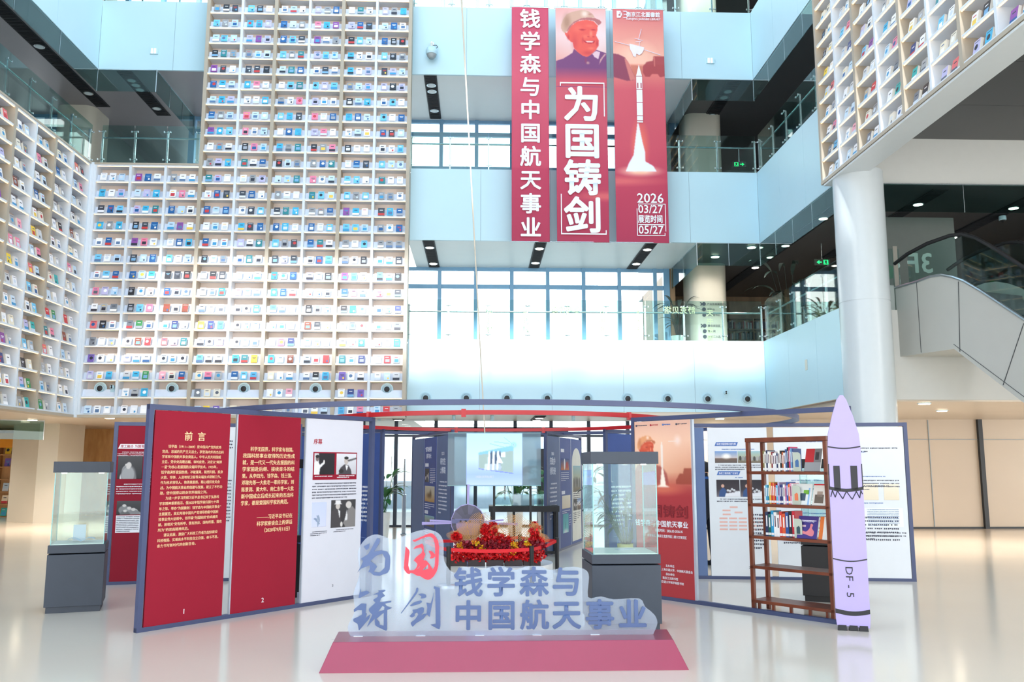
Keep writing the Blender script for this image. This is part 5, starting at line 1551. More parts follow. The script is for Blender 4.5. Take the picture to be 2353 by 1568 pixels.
# ---- rocket cut-out
t = thing('rocket_cutout', 'tall lilac rocket display board lettered DF - 5, before the wooden rack', 'display board', (3.93, 9.38, 0), math.radians(-18))
M_lil = mat('lilac_board', (172, 160, 216), .5, noise=.01)
M_blk = mat('black_ink', (26, 28, 36), .5)
hw = .17
body = [(-hw * .76, .0), (hw * .92, .0), (hw * 1.0, .12), (hw, 1.55), (hw * .98, 1.9), (hw * .92, 2.05), (hw * .62, 2.25), (hw * .28, 2.42), (hw * .1, 2.47), (-hw * .1, 2.47), (-hw * .3, 2.42), (-hw * .62, 2.25), (-hw * .92, 2.05), (-hw * .98, 1.9), (-hw, 1.55), (-hw * 1.0, .12)]
body[0] = (-hw * .95, .05); body[1] = (hw * .95, .03)
g = G(); g.prism(body, -.02, .02); g.build('board', M_lil, t, bevel=.003)
def band(z, h, sag=.025, w_=hw):
    n = 12
    top = [(-w_ + 2 * w_ * k / n, z + h / 2 - sag * math.sin(math.pi * k / n)) for k in range(n + 1)]
    bot = [(w_ - 2 * w_ * k / n, z - h / 2 - sag * math.sin(math.pi * k / n)) for k in range(n + 1)]
    return top + bot
cutout([band(1.915, .014, .02, hw * .97)], M_blk, t, 'black_band', .001, -.022)
cutout([band(.735, .013)], M_blk, t, 'black_band', .001, -.022)
cutout([band(.20, .045)], M_blk, t, 'black_band', .001, -.022)
cutout([band(1.475, .035, .025, hw * 1.02)], M_blk, t, 'black_band', .001, -.022)
g = G()
for x0, x1 in ((-.12, -.055), (.052, .12)): g.box(x0, -.023, 1.45, x1, -.02, 1.71)
for x0 in (-hw - .002, hw - .008): g.box(x0, -.023, 1.47, x0 + .01, -.02, 1.73)
g.build('fin_marking', M_blk, t)
g = G()
zx = [-.15, -.12, -.09, -.035, .01, .06, .11, .14, .15, .16]
zg = [(-.16, 1.38), (-.14, 1.45), (-.115, 1.375), (-.09, 1.445), (-.04, 1.36), (.0, 1.44), (.055, 1.355), (.1, 1.44), (.13, 1.37), (.145, 1.45), (.16, 1.41)]
for a, b in zip(zg[:-1], zg[1:]): g.cyl((a[0], -.021, a[1]), (b[0], -.021, b[1]), .005, n=6)
g.build('truss_marking', M_blk, t)
o = text('DF - 5', .105, -.05, -.022, .66, M_blk, t, 'LEFT', 0, roty=math.pi / 2, sx=1.2); 
g = G()
for x in (-.11, .0, .1): g.prism([(x - .045, -0.0), (x + .045, 0), (x + .04, .055), (x - .04, .055)], -.03, .03)
g.build('engine_nozzle', M_blk, t)

# ---- centre piece: flower arrangement, satellite board, posts and red belts
t = thing('round_platform', 'low round white platform under the red flowers', 'platform', (.36, 14.05, 0))
g = G(); g.cyl((0, 0, 0), (0, 0, .22), .8, n=64); g.build('platform', mat('platform_white', (222, 226, 230), .3), t, True)
fl = thing('flower_arrangement', 'red artificial flower bed with golden palm fronds behind the red belt', 'flower arrangement', (.24, 13.72, .22))
g = G(); 
for k in range(5): g.box(-.68 + k * .28, -.18 - .03 * math.sin(k), 0, -.42 + k * .28, .18, .09)
g.build('planter_box', mat('dark_planter', (58, 48, 50), .6), fl)
def leafcloud(g, spots, n, size, rs, col):
    for _ in range(n):
        cx, cy, cz, rx, ry, rz_ = rs.choice(spots)
        while True:
            u = Vector((rs.uniform(-1, 1), rs.uniform(-1, 1), rs.uniform(-1, 1)))
            if u.length < 1: break
        p = Vector((cx + u.x * rx, cy + u.y * ry, cz + u.z * rz_))
        d = Vector((rs.uniform(-1, 1), rs.uniform(-1, .4), rs.uniform(-.5, 1))).normalized()
        s_ = d.orthogonal().normalized(); s_.rotate(Matrix.Rotation(rs.random() * 6.28, 3, d))
        L_ = size * rs.uniform(.7, 1.3); n_ = d.cross(s_)
        cc = tuple(min(255, max(0, v * rs.uniform(.8, 1.1))) for v in rs.choice(col))
        a = p; b = p + d * L_ * .5 + s_ * L_ * .38 + n_ * L_ * .1; c = p + d * L_; e = p + d * L_ * .5 - s_ * L_ * .38 + n_ * L_ * .1
        g.add([a, b, c, e], [(0, 1, 2), (0, 2, 3)], cc)
rs = random.Random(5)
M_fol = mat('foliage_mix', rough=.5, attr=True)
g = G()
leafcloud(g, [(-.55 + .12 * k, -.12, .12 + .02 * (k % 3), .12, .1, .09) for k in range(11)], 1900, .055, rs, [(226, 20, 28), (240, 40, 40), (200, 16, 30)])
leafcloud(g, [(-.05, 0, .40, .14, .1, .16), (-.02, 0, .53, .08, .07, .1), (-.14, 0, .52, .05, .05, .08), (.1, 0, .33, .2, .1, .12), (.62, 0, .5, .07, .06, .13), (.64, 0, .33, .12, .08, .14), (.0, 0, .34, .3, .1, .08), (-.58, 0, .42, .06, .05, .05)], 3000, .05, rs, [(228, 20, 30), (245, 46, 46), (196, 14, 30)])
g.build('red_foliage', M_fol, fl, kind='stuff')
g = G()
leafcloud(g, [(-.45 + .22 * k, -.1, .27, .14, .1, .08) for k in range(6)], 1100, .06, rs, [(156, 26, 44), (170, 40, 54), (136, 24, 40)])
g.build('wine_foliage', M_fol, fl, kind='stuff')
g = G()
leafcloud(g, [(-.52, -.16, .3, .05, .04, .04), (-.28, -.17, .33, .06, .04, .04), (-.2, -.18, .25, .05, .03, .05), (.3, -.17, .3, .05, .04, .05), (.5, -.17, .32, .04, .03, .04), (.28, -.18, .2, .03, .03, .04)], 330, .04, rs, [(240, 160, 20), (250, 190, 40)])
g.build('orange_blossom', M_fol, fl, kind='stuff')
M_goldf = mat('gold_frond', (226, 176, 116), .35, metal=.25, noise=.1)
for (bx, bz, lean, Lf) in ((-.36, .24, -.12, .42), (-.26, .24, .1, .54), (-.42, .22, -.4, .34), (.26, .24, -.4, .42), (.34, .24, -.05, .52), (.42, .24, .35, .44), (.46, .24, .7, .36), (-.3, .24, .4, .34)):
    g = G(); p = Vector((bx, .07 + .02 * math.sin(bx * 40), bz)); d = Vector((math.sin(lean), -.1, math.cos(lean)))
    n = 18
    for i in range(n):
        q = p + d * (Lf / n)
        g.cyl(p, q, .004, .003, 5, False)
        ln = .16 * math.sin(math.pi * (i + 1.5) / (n + 2)) + .02
        for sg in (-1, 1):
            sd = Vector((math.cos(lean) * sg, -.2, -math.sin(lean) * sg)) * ln + d * ln * .75
            w_ = d * .0072
            g.add([q - w_, q + w_, q + sd + w_ * .3, q + sd * .98 - w_ * .3], [(0, 1, 2, 3)])
        p = q; d = (d + Vector((lean * .02, -.02, -.012))).normalized()
    g.build('golden_frond', M_goldf, fl)
# satellite board
t = thing('satellite_cutout', 'dark faceted ball satellite model board with lilac edge rising behind the flowers', 'display board', (-.168, 14.05, .22))
cz = .62; R0 = .258
pts = [(R0 * math.cos(2 * math.pi * (k + .5) / 14), cz + R0 * 1.05 * math.sin(2 * math.pi * (k + .5) / 14)) for k in range(14)]
g = G(); g.prism([(x * 1.04, cz + (z - cz) * 1.04) for x, z in pts], -.012, .012)
for (x0, z0, x1, z1, r_) in ((-.24, cz - .015, -.72, cz - .02, .022), (-.24, cz + .01, -.6, cz + .025, .016), (.24, cz + .005, .56, cz + .03, .014), (.24, cz - .015, .78, cz - .035, .02), (0, cz + .27, 0, cz + .58, .02)):
    dx, dz = x1 - x0, z1 - z0; L_ = math.hypot(dx, dz); nx, nz = -dz / L_ * r_, dx / L_ * r_
    g.prism([(x0 - nx * .6, z0 - nz * .6), (x1 - nx, z1 - nz), (x1 + nx, z1 + nz), (x0 + nx * .6, z0 + nz * .6)], -.01, .01)
g.box(-.05, -.01, 0, .05, .01, cz - .2)
g.build('board', M_lil, t)
M_sat = [mat('satellite_grey_%d' % k, c, .35, spec=.6) for k, c in enumerate(((54, 53, 74), (66, 64, 88), (80, 78, 106)))]
for k in range(3):
    g = G()
    for j in range(14):
        if j % 3 != k: continue
        a, b = pts[j], pts[(j + 1) % 14]
        m0 = (0 + (a[0]) * .45, cz + (a[1] - cz) * .45); m1 = (b[0] * .45, cz + (b[1] - cz) * .45)
        g.prism([a, b, m1, m0], -.016, -.012)
    if k == 1: g.prism([(p[0] * .46, cz + (p[1] - cz) * .46) for p in pts], -.016, -.012)
    g.build('facet', M_sat[k], t)
cutout([[(-.2, cz + .05), (.2, cz + .05), (.185, cz - .08), (.15, cz - .2), (-.13, cz - .2), (-.18, cz - .08)]], mat('satellite_lilac', (134, 130, 186), .4), t, 'lower_facets', .001, -.018)
cutout([[(-.255, cz - .02), (.255, cz - .02), (.255, cz + .045), (-.255, cz + .045)], ], mat('satellite_band', (98, 100, 142), .4), t, 'equator_band', .001, -.0195)
g = G()
for x in (-.13, -.05, .02, .18): g.box(x, -.0225, cz - .005, x + .03, -.021, cz + .025)
g.build('port_marking', M_blk, t)
g = G(); g.box(-.03, -.012, cz + .28, -.016, -.009, cz + .58); g.build('rod_marking', M_blk, t)
# posts
def post(x, y, label, lx=0.0):
    t = thing('barrier_post', label, 'barrier post', (x, y, 0), 0, 'black belt posts around the flowers')
    g = G(); g.lathe([(.17, 0), (.17, .02), (.15, .03), (.05, .035)], n=40); g.build('base', M_steel, t, True)
    g = G(); g.cyl((0, 0, .03), (lx, 0, .46), .032, n=20); g.build('pole', M_black, t, True)
    g = G(); g.cyl((lx, 0, .46), (lx, 0, .56), .034, n=20); g.build('head', M_black, t, True)
    return t
PS = [(-.43, 13.0, 'black belt post standing left in front of the flowers'), (.77, 13.0, 'black belt post in front right of the flowers'), (1.27, 14.5, 'black belt post right of the flowers, farther back'), (.7, 15.2, 'black belt post behind the flowers and golden fronds'), (-.87, 14.5, 'black belt post behind left, seen through the board')]
for p in PS: post(p[0], p[1], p[2])
def belt(a, b, label):
    t = thing('barrier_belt', label, 'barrier belt', (a[0], a[1], .51), seg(a, b)[1], 'red barrier belts')
    L_ = seg(a, b)[0]; g = G(); n = 12
    for k in range(n):
        x0, x1 = .035 + (L_ - .07) * k / n, .035 + (L_ - .07) * (k + 1) / n
        s0, s1 = -.02 * math.sin(math.pi * k / n), -.02 * math.sin(math.pi * (k + 1) / n)
        g.add([(x0, 0, s0 - .025), (x1, 0, s1 - .025), (x1, 0, s1 + .025), (x0, 0, s0 + .025), (x0, .003, s0 - .025), (x1, .003, s1 - .025), (x1, .003, s1 + .025), (x0, .003, s0 + .025)], [(0, 1, 2, 3), (7, 6, 5, 4), (3, 2, 6, 7), (0, 4, 5, 1)])
    g.build('webbing', mat('belt_red', (226, 16, 34), .55), t)
lbs = ('red belt across the front of the flowers', 'red belt running back along the right of the flowers', 'short red belt behind the flowers at the right', 'red belt behind the flowers', 'red belt along the left side of the flowers')
for k in range(5): belt(PS[k], PS[(k + 1) % 5], lbs[k])

# ---- hanging projection screen on its stand
t = thing('projection_screen', 'translucent rear-projection screen showing a rocket exhibit, above the flowers', 'screen', (.27, 15.5, 1.83))
W2, H2 = .815, .455
g = G(); g.box(-W2, -.006, -H2, W2, .006, H2); g.build('screen_glass', glass('screen_haze', (176, 196, 206), .5, .05, .5, (168, 190, 204)), t)
a = Art(90, 84)
a.grad([(0, (170, 206, 250)), (.5, (186, 210, 252)), (.8, (150, 176, 236)), (1, (176, 196, 246))])
a.poly([(.22, .38), (.84, .24), (.84, .78), (.22, .68)], (150, 172, 170), 1)
a.poly([(.22, .38), (.84, .24), (.84, .34), (.22, .42)], (120, 190, 232), 1, .8)
a.poly([(.22, .68), (.84, .77), (.84, .79), (.22, .7)], (120, 140, 230), 0)
for k, x in enumerate((.4, .44, .48, .52, .56, .59)): a.poly([(x, .36), (x + .025, .34), (x + .04, .72), (x - .02, .72)], ((235, 245, 250), (60, 80, 110))[k % 2], 1)
a.poly([(.34, .6), (.62, .6), (.64, .72), (.32, .72)], (210, 226, 236), 1, .7); a.poly([(.58, .4), (.66, .58), (.58, .58)], (236, 244, 250), 1)
a.poly([(.62, .38), (.7, .37), (.7, .46), (.62, .47)], (220, 232, 240), 1)
for rr, c in ((.105, (110, 180, 235)), (.088, (180, 212, 252)), (.07, (120, 186, 240)), (.05, (190, 216, 252)), (.025, (90, 150, 220))): a.blob(.85, .23, rr * .95, rr * 1.0, c, 1, 6)
for x1, y1, x2, y2 in ((.42, .2, .8, .3), (.5, .16, .78, .2), (.68, .08, .82, .2)): a.poly([(x1, y1), (x2, y2), (x2, y2 + .012), (x1, y1 + .012)], (130, 190, 238), 0)
M_scr = mat('lit_picture', rough=.5, attr=True, emis=.55)
a.build(.98, .9, M_scr, t, 'projected_picture', -.49, -.009, -.45)
text('为我国航空航天事业奠定了', .045, -.33, -.012, -.32, M_tw, t, 'LEFT', .008, sx=.6)
g = G(); g.box(-W2, -.01, -H2 - .008, W2, .01, -H2); g.box(-W2, -.01, H2, W2, .01, H2 + .008); g.build('edge_frame', M_gedge, t)
t = thing('screen_stand', 'black metal stand and posts beneath the hanging screen', 'stand', (.27, 15.65, 0))
g = G(); g.box(-.02, -.02, 0, .02, .02, 1.5); g.build('post', M_black, t)
for x in (.66, .72):
    pass
g = G(); g.box(.62, -.02, 0, .66, .02, 1.38); g.build('post', M_black, t)
g = G(); g.box(-.2, -.25, 0, .8, -.21, .03); g.box(-.2, .21, 0, .8, .25, .03); g.build('foot', M_black, t)
# table with a clear box and plants behind
t = thing('display_table', 'black framed table behind the satellite carrying a clear box', 'table', (.95, 17.4, 0))
g = G(); g.box(-.75, -.3, .84, .6, .3, .95); g.build('table_top', M_black, t)
for x in (-.72, .53):
    for y in (-.28, .24):
        g = G(); g.box(x, y, 0, x + .05, y + .05, .84); g.build('leg', M_black, t)
g = G(); g.box(-.72, -.28, .05, .58, -.23, .1); g.box(-.3, -.28, .05, -.25, -.23, .84); g.box(.25, -.28, .05, .3, -.23, .84); g.build('lower_frame', M_black, t)
t = thing('clear_box', 'clear acrylic box standing on the black table', 'box', (.85, 17.35, .95))
g = G(); g.box(-.55, -.15, 0, .42, -.145, .22); g.box(-.55, .145, 0, .42, .15, .22); g.box(-.55, -.15, 0, -.545, .15, .22); g.box(.415, -.15, 0, .42, .15, .22); g.box(-.55, -.15, 0, .42, .15, .006); g.build('walls', glass('aqua_acrylic', (240, 250, 250), .8, .03, .03), t)
t = thing('white_model', 'small white block model inside the clear box', 'model', (.85, 17.35, .957))
g = G(); g.box(-.18, -.08, 0, .22, .08, .2); g.build('block', M_pwhite, t)
potted(1.62, 21.3, 0, 'green plant in a tapered white pot right behind the screen', 1.72, 34, (.17, .22, .75), .07, M_leaf, 1.0, grp='potted plants near the entrance', seed=12)
potted(.95, 23.4, 0, 'green plant beyond the clear box, directly under the screen', 1.9, 26, (.17, .22, .6), .09, M_leaf, .9, grp='potted plants near the entrance', seed=13)
potted(-2.35, 21.9, 0, 'green plant in a white pot beside the royal blue wall left of the doors', 1.75, 20, (.15, .2, .6), .1, M_leaf, .7, grp='potted plants near the entrance', seed=14)
potted(2.6, 22.3, 0, 'dark green plant just left of the blue framed wall with the arch', 2.1, 30, (.17, .22, .6), .09, M_leafd, 1.0, grp='potted plants near the entrance', seed=15)
for k, (x, lb) in enumerate(((-1.9, 'steel gate post in the entrance left of the screen'), (-.72, 'steel gate post beside the left edge of the screen'))):
    t = thing('gate_post', lb, 'gate post', (x, 22.8, 0), 0, 'steel gate posts in the entrance')
    g = G(); g.box(-.07, -.12, 0, .07, .12, .03); g.build('base', M_steel, t)
    g = G(); g.box(-.05, -.08, .03, .05, .08, 1.0); g.cyl((0, 0, 1.0), (0, 0, 1.9), .02, n=12); g.build('body', M_steel, t, bevel=.01)
t = thing('dark_pillar', 'dark square pillar behind the plant right of the screen', 'pillar', (1.95, 25.0, 0))
g = G(); g.box(-.3, -.3, 0, .3, .3, 2.2); g.build('pillar', mat('pillar_dark', (52, 56, 64), .5), t)

# ---- cord from the roof to the screen
t = thing('hanging_cord', 'long pale cord hanging from the roof down to the screen', 'cord', (0, 0, 0))
g = G()
g.cyl((.1, 15.5, 2.28), (-.46, 16.05, 12.0), .010, .018, 10); g.build('cord', M_rope, t)

# ---- banners
def banner(x0, x1, zt, zb, art, label, m=M_print):
    t = thing('banner', label, 'banner', (x0, 21.9, zb), 0, 'hanging red exhibition banners')
    art.build(x1 - x0, zt - zb, m, t, 'cloth', 0, 0, 0, wave=.012)
    g = G(); g.cyl((-.04, .01, zt - zb), (x1 - x0 + .04, .01, zt - zb), .02, n=10); g.build('top_rod', M_steel, t)
    g = G(); g.cyl((-.05, .01, 0.01), (x1 - x0 + .05, .01, .01), .016, n=10); g.build('bottom_rod', M_steel, t)
    for x in (.05, x1 - x0 - .05):
        g = G(); g.cyl((x, .01, zt - zb), (x, .05, zt - zb + 2.5), .004, n=5); g.build('suspension_wire', M_steel, t)
    return t
ZT, ZB = 13.87, 7.42
a = Art(40, 260); a.grad([(0, (196, 70, 100)), (.3, (208, 84, 108)), (.5, (200, 74, 100)), (.69, (192, 62, 92)), (.7, (182, 50, 84)), (1, (166, 40, 76))])
t = banner(.81, 1.79, ZT, ZB, a, 'narrow crimson banner with ten white characters read downwards')
for k, ch in enumerate('钱学森与中国航天事业'):
    text(ch, .56, .49, -.03, 6.45 - .56 - k * .636, M_tw, t, 'CENTER', .026, .003)
a = Art(116, 540)
a.grad([(0, (226, 158, 154)), (.12, (228, 190, 188)), (.26, (222, 150, 140)), (.31, (200, 84, 100)), (.5, (200, 78, 98)), (.7, (186, 56, 86)), (1, (164, 40, 74))])
a.blob(.75, .13, .7, .14, (234, 214, 216), .6)
bf = lambda x, y: ((x - 685) / 730, (y - 110) / 3430)
portrait(a, bf, ((204, 160, 140), (160, 118, 96), (176, 104, 104), (226, 88, 78), (244, 136, 112), (180, 40, 56), (118, 62, 112)))
m_ = np.clip((a.v - .262) / .055, 0, 1)[:, :, None]; base = np.array((200, 80, 98.)); sel = (a.v < .345)[:, :, None]
a.img = np.where(sel, a.img * (1 - m_) + base * m_, a.img)
a.blob(.95, .81, .5, .02, (230, 120, 110), .6)
t = banner(1.98, 3.33, ZT, ZB, a, 'crimson banner with capped portrait and four huge white characters')
for k, ch in enumerate('为国铸剑'):
    text(ch, 1.0, .675, -.03, 3.36 - k * 1.005, M_tw, t, 'CENTER', .03, .004)
g = G()
g.box(.10, -.028, 4.30, 1.28, -.02, 4.335); g.box(.10, -.028, 4.23, .125, -.02, 4.30); g.box(1.255, -.028, 3.4, 1.28, -.02, 4.30)
g.box(.10, -.028, .2, 1.28, -.02, .235); g.box(1.255, -.028, .235, 1.28, -.02, .32); g.box(.10, -.028, .235, .125, -.02, 1.28)
g.build('bracket_line', M_tw, t)
a = Art(118, 540)
a.grad([(0, (206, 108, 112)), (.1, (224, 140, 130)), (.24, (240, 180, 158)), (.248, (222, 128, 110)), (.3, (214, 110, 108)), (.36, (204, 84, 98)), (.6, (200, 74, 94)), (.8, (182, 52, 82)), (1, (166, 40, 76))])
cf = lambda x, y: ((x - 1520) / 745, (y - 120) / 3430)
a.blob(.45, .2, .35, .06, (250, 204, 180), .6)
a.poly([cf(*p) for p in ((1770, 975), (1940, 985), (1940, 1150), (1800, 1150))], (196, 110, 90), 2, .7)
a.poly([cf(*p) for p in ((1510, 800), (1600, 815), (1690, 860), (1740, 940), (1790, 1060), (1850, 1190), (1720, 1210), (1510, 1150))], (140, 60, 84), 2)
a.poly([cf(*p) for p in ((1680, 860), (1740, 930), (1790, 1060), (1850, 1190), (1760, 1200), (1700, 960))], (214, 126, 116), 2, .9)
a.poly([cf(*p) for p in ((1950, 990), (2010, 920), (2100, 900), (2112, 830), (2270, 830), (2270, 1130), (2200, 1145), (2170, 1100), (2080, 1100), (2050, 1140), (1985, 1145), (1950, 1080))], (160, 58, 66), 2, .9)
a.poly([cf(*p) for p in ((2112, 840), (2132, 840), (2130, 985), (2112, 985))], (214, 120, 110), 1, .7)
m_ = np.clip((a.v - .30) / .03, 0, 1)[:, :, None] * np.clip((.36 - a.v) / .02, 0, 1)[:, :, None]
fl_ = lambda px, py: ((px - 1411) / 121, (py - 19) / 538)
a.blob(*fl_(1470, 397), .4, .022, (255, 206, 176), 1, 1.2); a.blob(*fl_(1470, 340), .16, .1, (244, 120, 90), .8, 1)
a.poly([fl_(*p) for p in ((1465, 288), (1468, 288), (1476, 330), (1482, 355), (1482, 375), (1500, 385), (1508, 398), (1436, 398), (1443, 380), (1455, 360), (1459, 330))], (236, 240, 252), 2)
a.blob(.0, .745, .9, .02, (232, 120, 112), .6)
t = banner(3.515, 4.88, ZT, ZB, a, 'crimson banner with satellite, rocket launch and exhibition dates')
def bl(px, py): return ((px - 1410) * .01155, 6.45 - (py - 19) * .01199)
def bp(l): return [bl(1170 + x / 6.35, y / 6.35) for x, y in l]
M_pink = mat('pale_pink_ink', (232, 222, 240), .6)
cutout([bp([(1762, 652), (1978, 705), (1972, 740), (1945, 790), (1905, 822), (1860, 800), (1850, 850), (1815, 840), (1800, 790), (1768, 735)])], M_pink, t, 'satellite_print', .001, -.028)
g = G()
for l in (((1545, 625), (1765, 680)), ((1975, 740), (2215, 815)), ((1942, 430), (1898, 590)), ((1840, 572), (1958, 605)), ((1850, 625), (1930, 620)), ((1910, 630), (1905, 690))):
    p, q = bp(l); g.cyl((p[0], -.028, p[1]), (q[0], -.028, q[1]), .008, n=5)
g.build('antenna_print', M_pink, t)
f2 = lambda l: [bl(1270 + x / 4.126, 180 + y / 4.126) for x, y in l]
cutout([[bl(1468, 152), bl(1473, 172), bl(1475, 178), bl(1475, 286), bl(1461.5, 286), bl(1461.5, 178), bl(1463, 172)]], M_tw, t, 'rocket_print', .001, -.028)
g = G()
for py in (179, 210, 240, 271, 282):
    p = bl(1461.5, py); q = bl(1475, py); g.box(p[0], -.033, p[1] - .008, q[0], -.029, p[1] + .008)
for px in (1463.5, 1471): p = bl(px, 207); g.box(p[0], -.033, p[1], p[0] + .03, -.029, p[1] + .15)
g.build('rocket_marking', mat('brown_ink', (170, 60, 70), .6), t)
text('2026', .36, 1.25, -.03, bl(0, 468)[1], M_tw, t, 'RIGHT', .012, .002, sx=.98, spacing=1.0)
text('03/27', .31, 1.22, -.03, bl(0, 491)[1], M_tw, t, 'RIGHT', .012, .002, sx=.92)
text('展览时间', .225, 1.21, -.03, bl(0, 511.5)[1], M_tw, t, 'RIGHT', .03, .002, sx=.72)
text('05/27', .31, 1.22, -.03, bl(0, 537)[1], M_tw, t, 'RIGHT', .012, .002, sx=.92)
g = G()
def ln(px0, py0, px1, py1, th=.018):
    p = bl(px0, py0); q = bl(px1, py1)
    k = len(g.f) / 6 * .0006
    g.box(min(p[0], q[0]) - th / 2, -.03 - k, min(p[1], q[1]) - th / 2, max(p[0], q[0]) + th / 2, -.026, max(p[1], q[1]) + th / 2)
ln(1461, 471, 1521, 471); ln(1521, 471, 1521, 531); ln(1461, 471, 1461, 476); ln(1457, 482, 1457, 541); ln(1457, 541, 1519, 541); ln(1519, 536, 1519, 541); ln(1461, 517, 1517, 517, .03)
g.build('date_frame', M_tw, t)
text('南京江北圖書館', .15, .36, -.03, bl(0, 38)[1], M_tw, t, 'LEFT', .02, .002, sx=.87)
text('NANJING JIANGBEI LIBRARY', .085, .36, -.03, bl(0, 44)[1] - .03, M_tw, t, 'LEFT', .0, .002, sx=.86)
x0, z0 = bl(1419, 42)
cutout([[(x0, z0), (x0, z0 + .2), (x0 + .1, z0 + .2), (x0 + .15, z0 + .1), (x0 + .1, z0)], [(x0 + .05, z0 + .06), (x0 + .05, z0 + .1), (x0 + .08, z0 + .1), (x0 + .08, z0 + .16), (x0 + .1, z0 + .16), (x0 + .1, z0 + .06)]], M_pink, t, 'logo', .001, -.03)
cutout([[(x0 + .16, z0), (x0 + .26, z0), (x0 + .3, z0 + .03), (x0 + .3, z0 + .07), (x0 + .27, z0 + .1), (x0 + .3, z0 + .13), (x0 + .3, z0 + .17), (x0 + .26, z0 + .2), (x0 + .16, z0 + .2), (x0 + .19, z0 + .18), (x0 + .26, z0 + .18), (x0 + .28, z0 + .16), (x0 + .28, z0 + .13), (x0 + .25, z0 + .11), (x0 + .19, z0 + .11), (x0 + .19, z0 + .09), (x0 + .25, z0 + .09), (x0 + .28, z0 + .07), (x0 + .28, z0 + .04), (x0 + .26, z0 + .02), (x0 + .19, z0 + .02)]], M_pink, t, 'logo', .001, -.03)

# ================================================================== ESCALATOR
ea = math.atan2(-.937, .349)
t = thing('escalator', 'pale grey escalator with glass sides and black handrail descending at the right', 'escalator', (8.79, 17.0, 0), ea)
M_esc = mat('escalator_cladding', (188, 190, 186), .35, metal=.2, noise=.02, scale=2)
# side profile in (s, z): landing then 30 degree flight
topc = [(-.55, 5.36), (.0, 5.38), (.35, 5.42), (.6, 5.40), (.85, 5.31), (1.1, 5.18), (1.45, 4.92), (2.26, 4.26), (7.2, .35)]
botc = [(7.2, -.0), (6.1, -.0), (2.13, 2.80), (.77, 3.93), (-.55, 3.93)]
g = G(); g.prism([(x, z) for x, z in topc] + botc, -.0, .04); g.build('side_cladding', M_esc, t)
g = G(); g.prism([(x, z) for x, z in topc] + botc, 1.5, 1.54); g.build('side_cladding', M_esc, t)
g = G(); g.box(-.55, .04, 3.93, .77, 1.5, 3.97)
g.add([(.77, .04, 3.93), (.77, 1.5, 3.93), (6.1, 1.5, 0), (6.1, .04, 0)], [(0, 1, 2, 3)]); g.build('soffit', M_esc, t)
g = G()
for a_, b_ in (((.0, 3.95), (.0, 5.36)), ((.98, 5.2), (.9, 3.86)), ((2.25, 4.2), (1.75, 3.15))):
    g.cyl((a_[0], -.004, a_[1]), (b_[0], -.004, b_[1]), .008, n=5)
g.cyl((.77, -.004, 4.02), (2.13, -.004, 2.92), .006, n=5); g.cyl((2.13, -.004, 2.92), (6.1, -.004, -.3), .006, n=5)
g.build('panel_joint', mat('joint_dark', (70, 74, 76), .6), t)
rail = [(-.55, 5.42), (-.62, 5.6), (-.55, 5.85), (-.2, 5.98), (.3, 6.08), (.85, 6.11), (1.15, 6.06), (1.4, 5.93), (1.7, 5.70), (2.33, 5.16), (7.2, 1.3)]
for yy in (.02, 1.52):
    g = G(); n = len(rail)
    poly = rail[3:] + [(7.2, .35), (2.26, 4.26), (1.45, 4.92), (1.1, 5.18), (.85, 5.31), (.35, 5.42), (-.2, 5.37)]
    g.prism(poly, yy - .005, yy + .005); g.build('glass_balustrade', M_glass, t)
    g = G(); g.tube([(p[0], yy, p[1] + .03) for p in rail[2:]], .038, 10); g.build('handrail', M_black, t, True)
g = G(); g.tube([(p[0], .0, p[1] + .01) for p in topc], .03, 8); g.build('skirt_trim', M_steel, t)
g = G()
for k in range(24):
    s = .9 + k * .26; z = 5.1 - (k * .26) * .79 * .77 - .1
    g.box(s, .08, z - .16, s + .27, 1.46, z)
g.build('steps', mat('step_grey', (90, 92, 96), .5), t)
t = thing('glass_railing', 'glass guard panels between the round column and the escalator top', 'railing', (8.35, 17.75, 4.96), 0, 'glass railings of the galleries')
for k in range(2):
    g = G(); g.box(-.25 + k * .38, -.006, -.05, .1 + k * .38, .006, 1.0 + .3 * k); g.build('glass_panel', M_glass, t)
for x in (-.05, .35):
    g = G(); g.box(x, -.03, -.25, x + .09, .02, 1.0 + (.35 if x > 0 else 0)); g.build('post', mat('taupe_post', (150, 146, 136), .4), t)
t = thing('floor_sign', 'grey panel with mirrored 3F lettering seen through the escalator glass', 'sign', (9.55, 18.6, 4.9))
g = G(); g.box(-.75, .0, 0, 1.0, .04, 2.3); g.build('panel', mat('sign_grey', (96, 104, 100), .5), t)
text('3F', .62, .18, -.004, 1.05, mat('pale_green_ink', (190, 206, 200), .5), t, 'CENTER', .02, mirror=True)
g = G(); g.cyl((-.35, -.006, 1.2), (-.35, 0, 1.2), .07, n=18); g.build('dot_mark', MATS['pale_green_ink'], t)
g = G(); g.cyl((-.55, -.006, 1.05), (-.55, 0, 1.05), .16, n=24); g.build('green_disc', mat('green_disc', (20, 110, 80), .5), t)
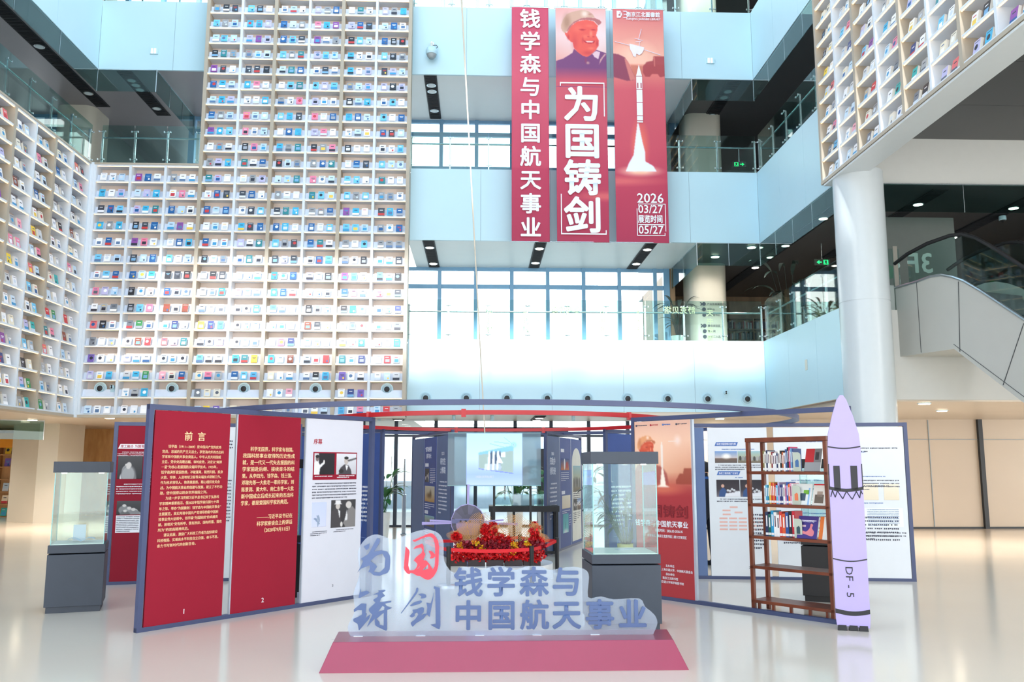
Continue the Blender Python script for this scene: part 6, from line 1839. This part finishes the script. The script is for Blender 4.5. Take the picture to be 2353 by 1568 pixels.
# second escalator's glass end and handrail farther right
t = thing('escalator', 'second escalator farther right, only its dark handrail and glass showing', 'escalator', (12.4, 20.5, 0), ea)
r2 = [(-1.6, 5.7), (-1.2, 6.05), (-.2, 6.25), (.6, 6.2), (1.3, 5.8), (5.5, 2.5)]
g = G(); g.tube([(p[0], 0, p[1]) for p in r2], .05, 8); g.build('handrail', M_black, t, True)
g = G(); g.prism([(p[0], p[1]) for p in r2] + [(5.5, 1.7), (1.2, 5.0), (.6, 5.2), (-1.6, 5.2)], -.005, .005); g.build('glass_balustrade', M_glass, t)
g = G(); g.prism([(-1.6, 5.2), (.6, 5.2), (1.2, 5.0), (5.5, 1.7), (5.5, .8), (.5, 4.0), (-1.6, 4.0)], .0, .05); g.build('side_cladding', M_esc, t)
g = G(); g.box(10.4, 30.0 - .15, 4.9, 20, 29.88, 7.3)

# ================================================================== VISITOR BEHIND THE RIGHT WALLS
def person(x, y, rz, label):
    t = thing('person', label, 'person', (x, y, 0), rz)
    J = [((0, 0, .95), .15), ((0, .0, 1.12), .145), ((0, .0, 1.32), .165), ((0, 0, 1.44), .12), ((0, -.01, 1.51), .06), ((0, -.02, 1.58), .062), ((0, -.02, 1.66), .095), ((0, -.01, 1.73), .075)]
    E_ = [(0, 1), (1, 2), (2, 3), (3, 4), (4, 5), (5, 6), (6, 7)]
    def chain(root, pts):
        last = root
        for p, r_ in pts:
            J.append((p, r_)); E_.append((last, len(J) - 1)); last = len(J) - 1
        return last
    for s in (-1, 1):
        chain(0, [((s * .09, 0, .86), .1), ((s * .1, .01, .68), .085), ((s * .1, 0, .48), .062), ((s * .1, .02, .3), .058), ((s * .1, .03, .1), .042), ((s * .1, -.03, .05), .04), ((s * .105, -.14, .035), .032)])
        chain(3, [((s * .14, 0, 1.42), .07), ((s * .19, .0, 1.36), .06), ((s * .225, .02, 1.18), .045), ((s * .24, .01, 1.08), .04), ((s * .24, -.06, .92), .034), ((s * .235, -.1, .82), .027)])
    def skin(J, E_, name, m, lv=2):
        me = D.meshes.new(name); me.from_pydata([j[0] for j in J], E_, []); me.update()
        o = D.objects.new(name, me); COL.objects.link(o); o.parent = t
        md = o.modifiers.new('skin', 'SKIN'); md.use_smooth_shade = True
        for i, j in enumerate(J): me.skin_vertices[0].data[i].radius = (j[1], j[1])
        me.skin_vertices[0].data[0].use_root = True
        sb = o.modifiers.new('sub', 'SUBSURF'); sb.levels = lv; sb.render_levels = lv
        me.materials.append(m); return o
    skin(J, E_, 'body', mat('navy_clothing', (26, 30, 44), .8))
    g = G(); g.lathe([(.0, -.12), (.06, -.1), (.088, -.04), (.092, .02), (.07, .075), (.0, .1)], c=(0, -.03, 1.66), n=24); g.build('head', mat('skin', (196, 150, 126), .5), t, True)
    g = G(); g.lathe([(.08, -.06), (.106, -.02), (.108, .04), (.08, .1), (.0, .13)], c=(0, .0, 1.67), n=24); g.build('hair', mat('black_hair', (22, 20, 22), .6), t, True)
    g = G()
    g.lathe([(.06, 0), (.075, .02), (.07, .05), (.05, .06)], c=(0, -.0, 1.47), n=20); g.build('blue_collar', mat('collar_blue', (40, 90, 160), .7), t, True)
    for s in (-1, 1):
        hj = [((s * .235, -.105, .81), .024), ((s * .235, -.115, .765), .03)]; he = [(0, 1)]
        for k, (dx, L_) in enumerate(((-.022, .07), (-.008, .078), (.008, .074), (.022, .06))):
            b_ = len(hj); hj += [((s * .235 + dx * .4, -.12 + dx, .73), .0095), ((s * .232 + dx * .3, -.125 + dx, .73 - L_ * .5), .009), ((s * .228 + dx * .2, -.118 + dx, .73 - L_), .008)]
            he += [(1, b_), (b_, b_ + 1), (b_ + 1, b_ + 2)]
        b_ = len(hj); hj += [((s * .232, -.145, .765), .01), ((s * .228, -.155, .735), .009)]; he += [(0, b_), (b_, b_ + 1)]
        skin(hj, he, 'hand', MATS['skin'], 1)
        g = G(); g.box(s * .1 - .045, -.2, 0, s * .1 + .045, .07, .07); g.build('shoe', M_black, t, bevel=.02)
    return t
person(3.98, 15.5, math.radians(200), 'person in dark clothes and black hair standing in the gap between right panels')
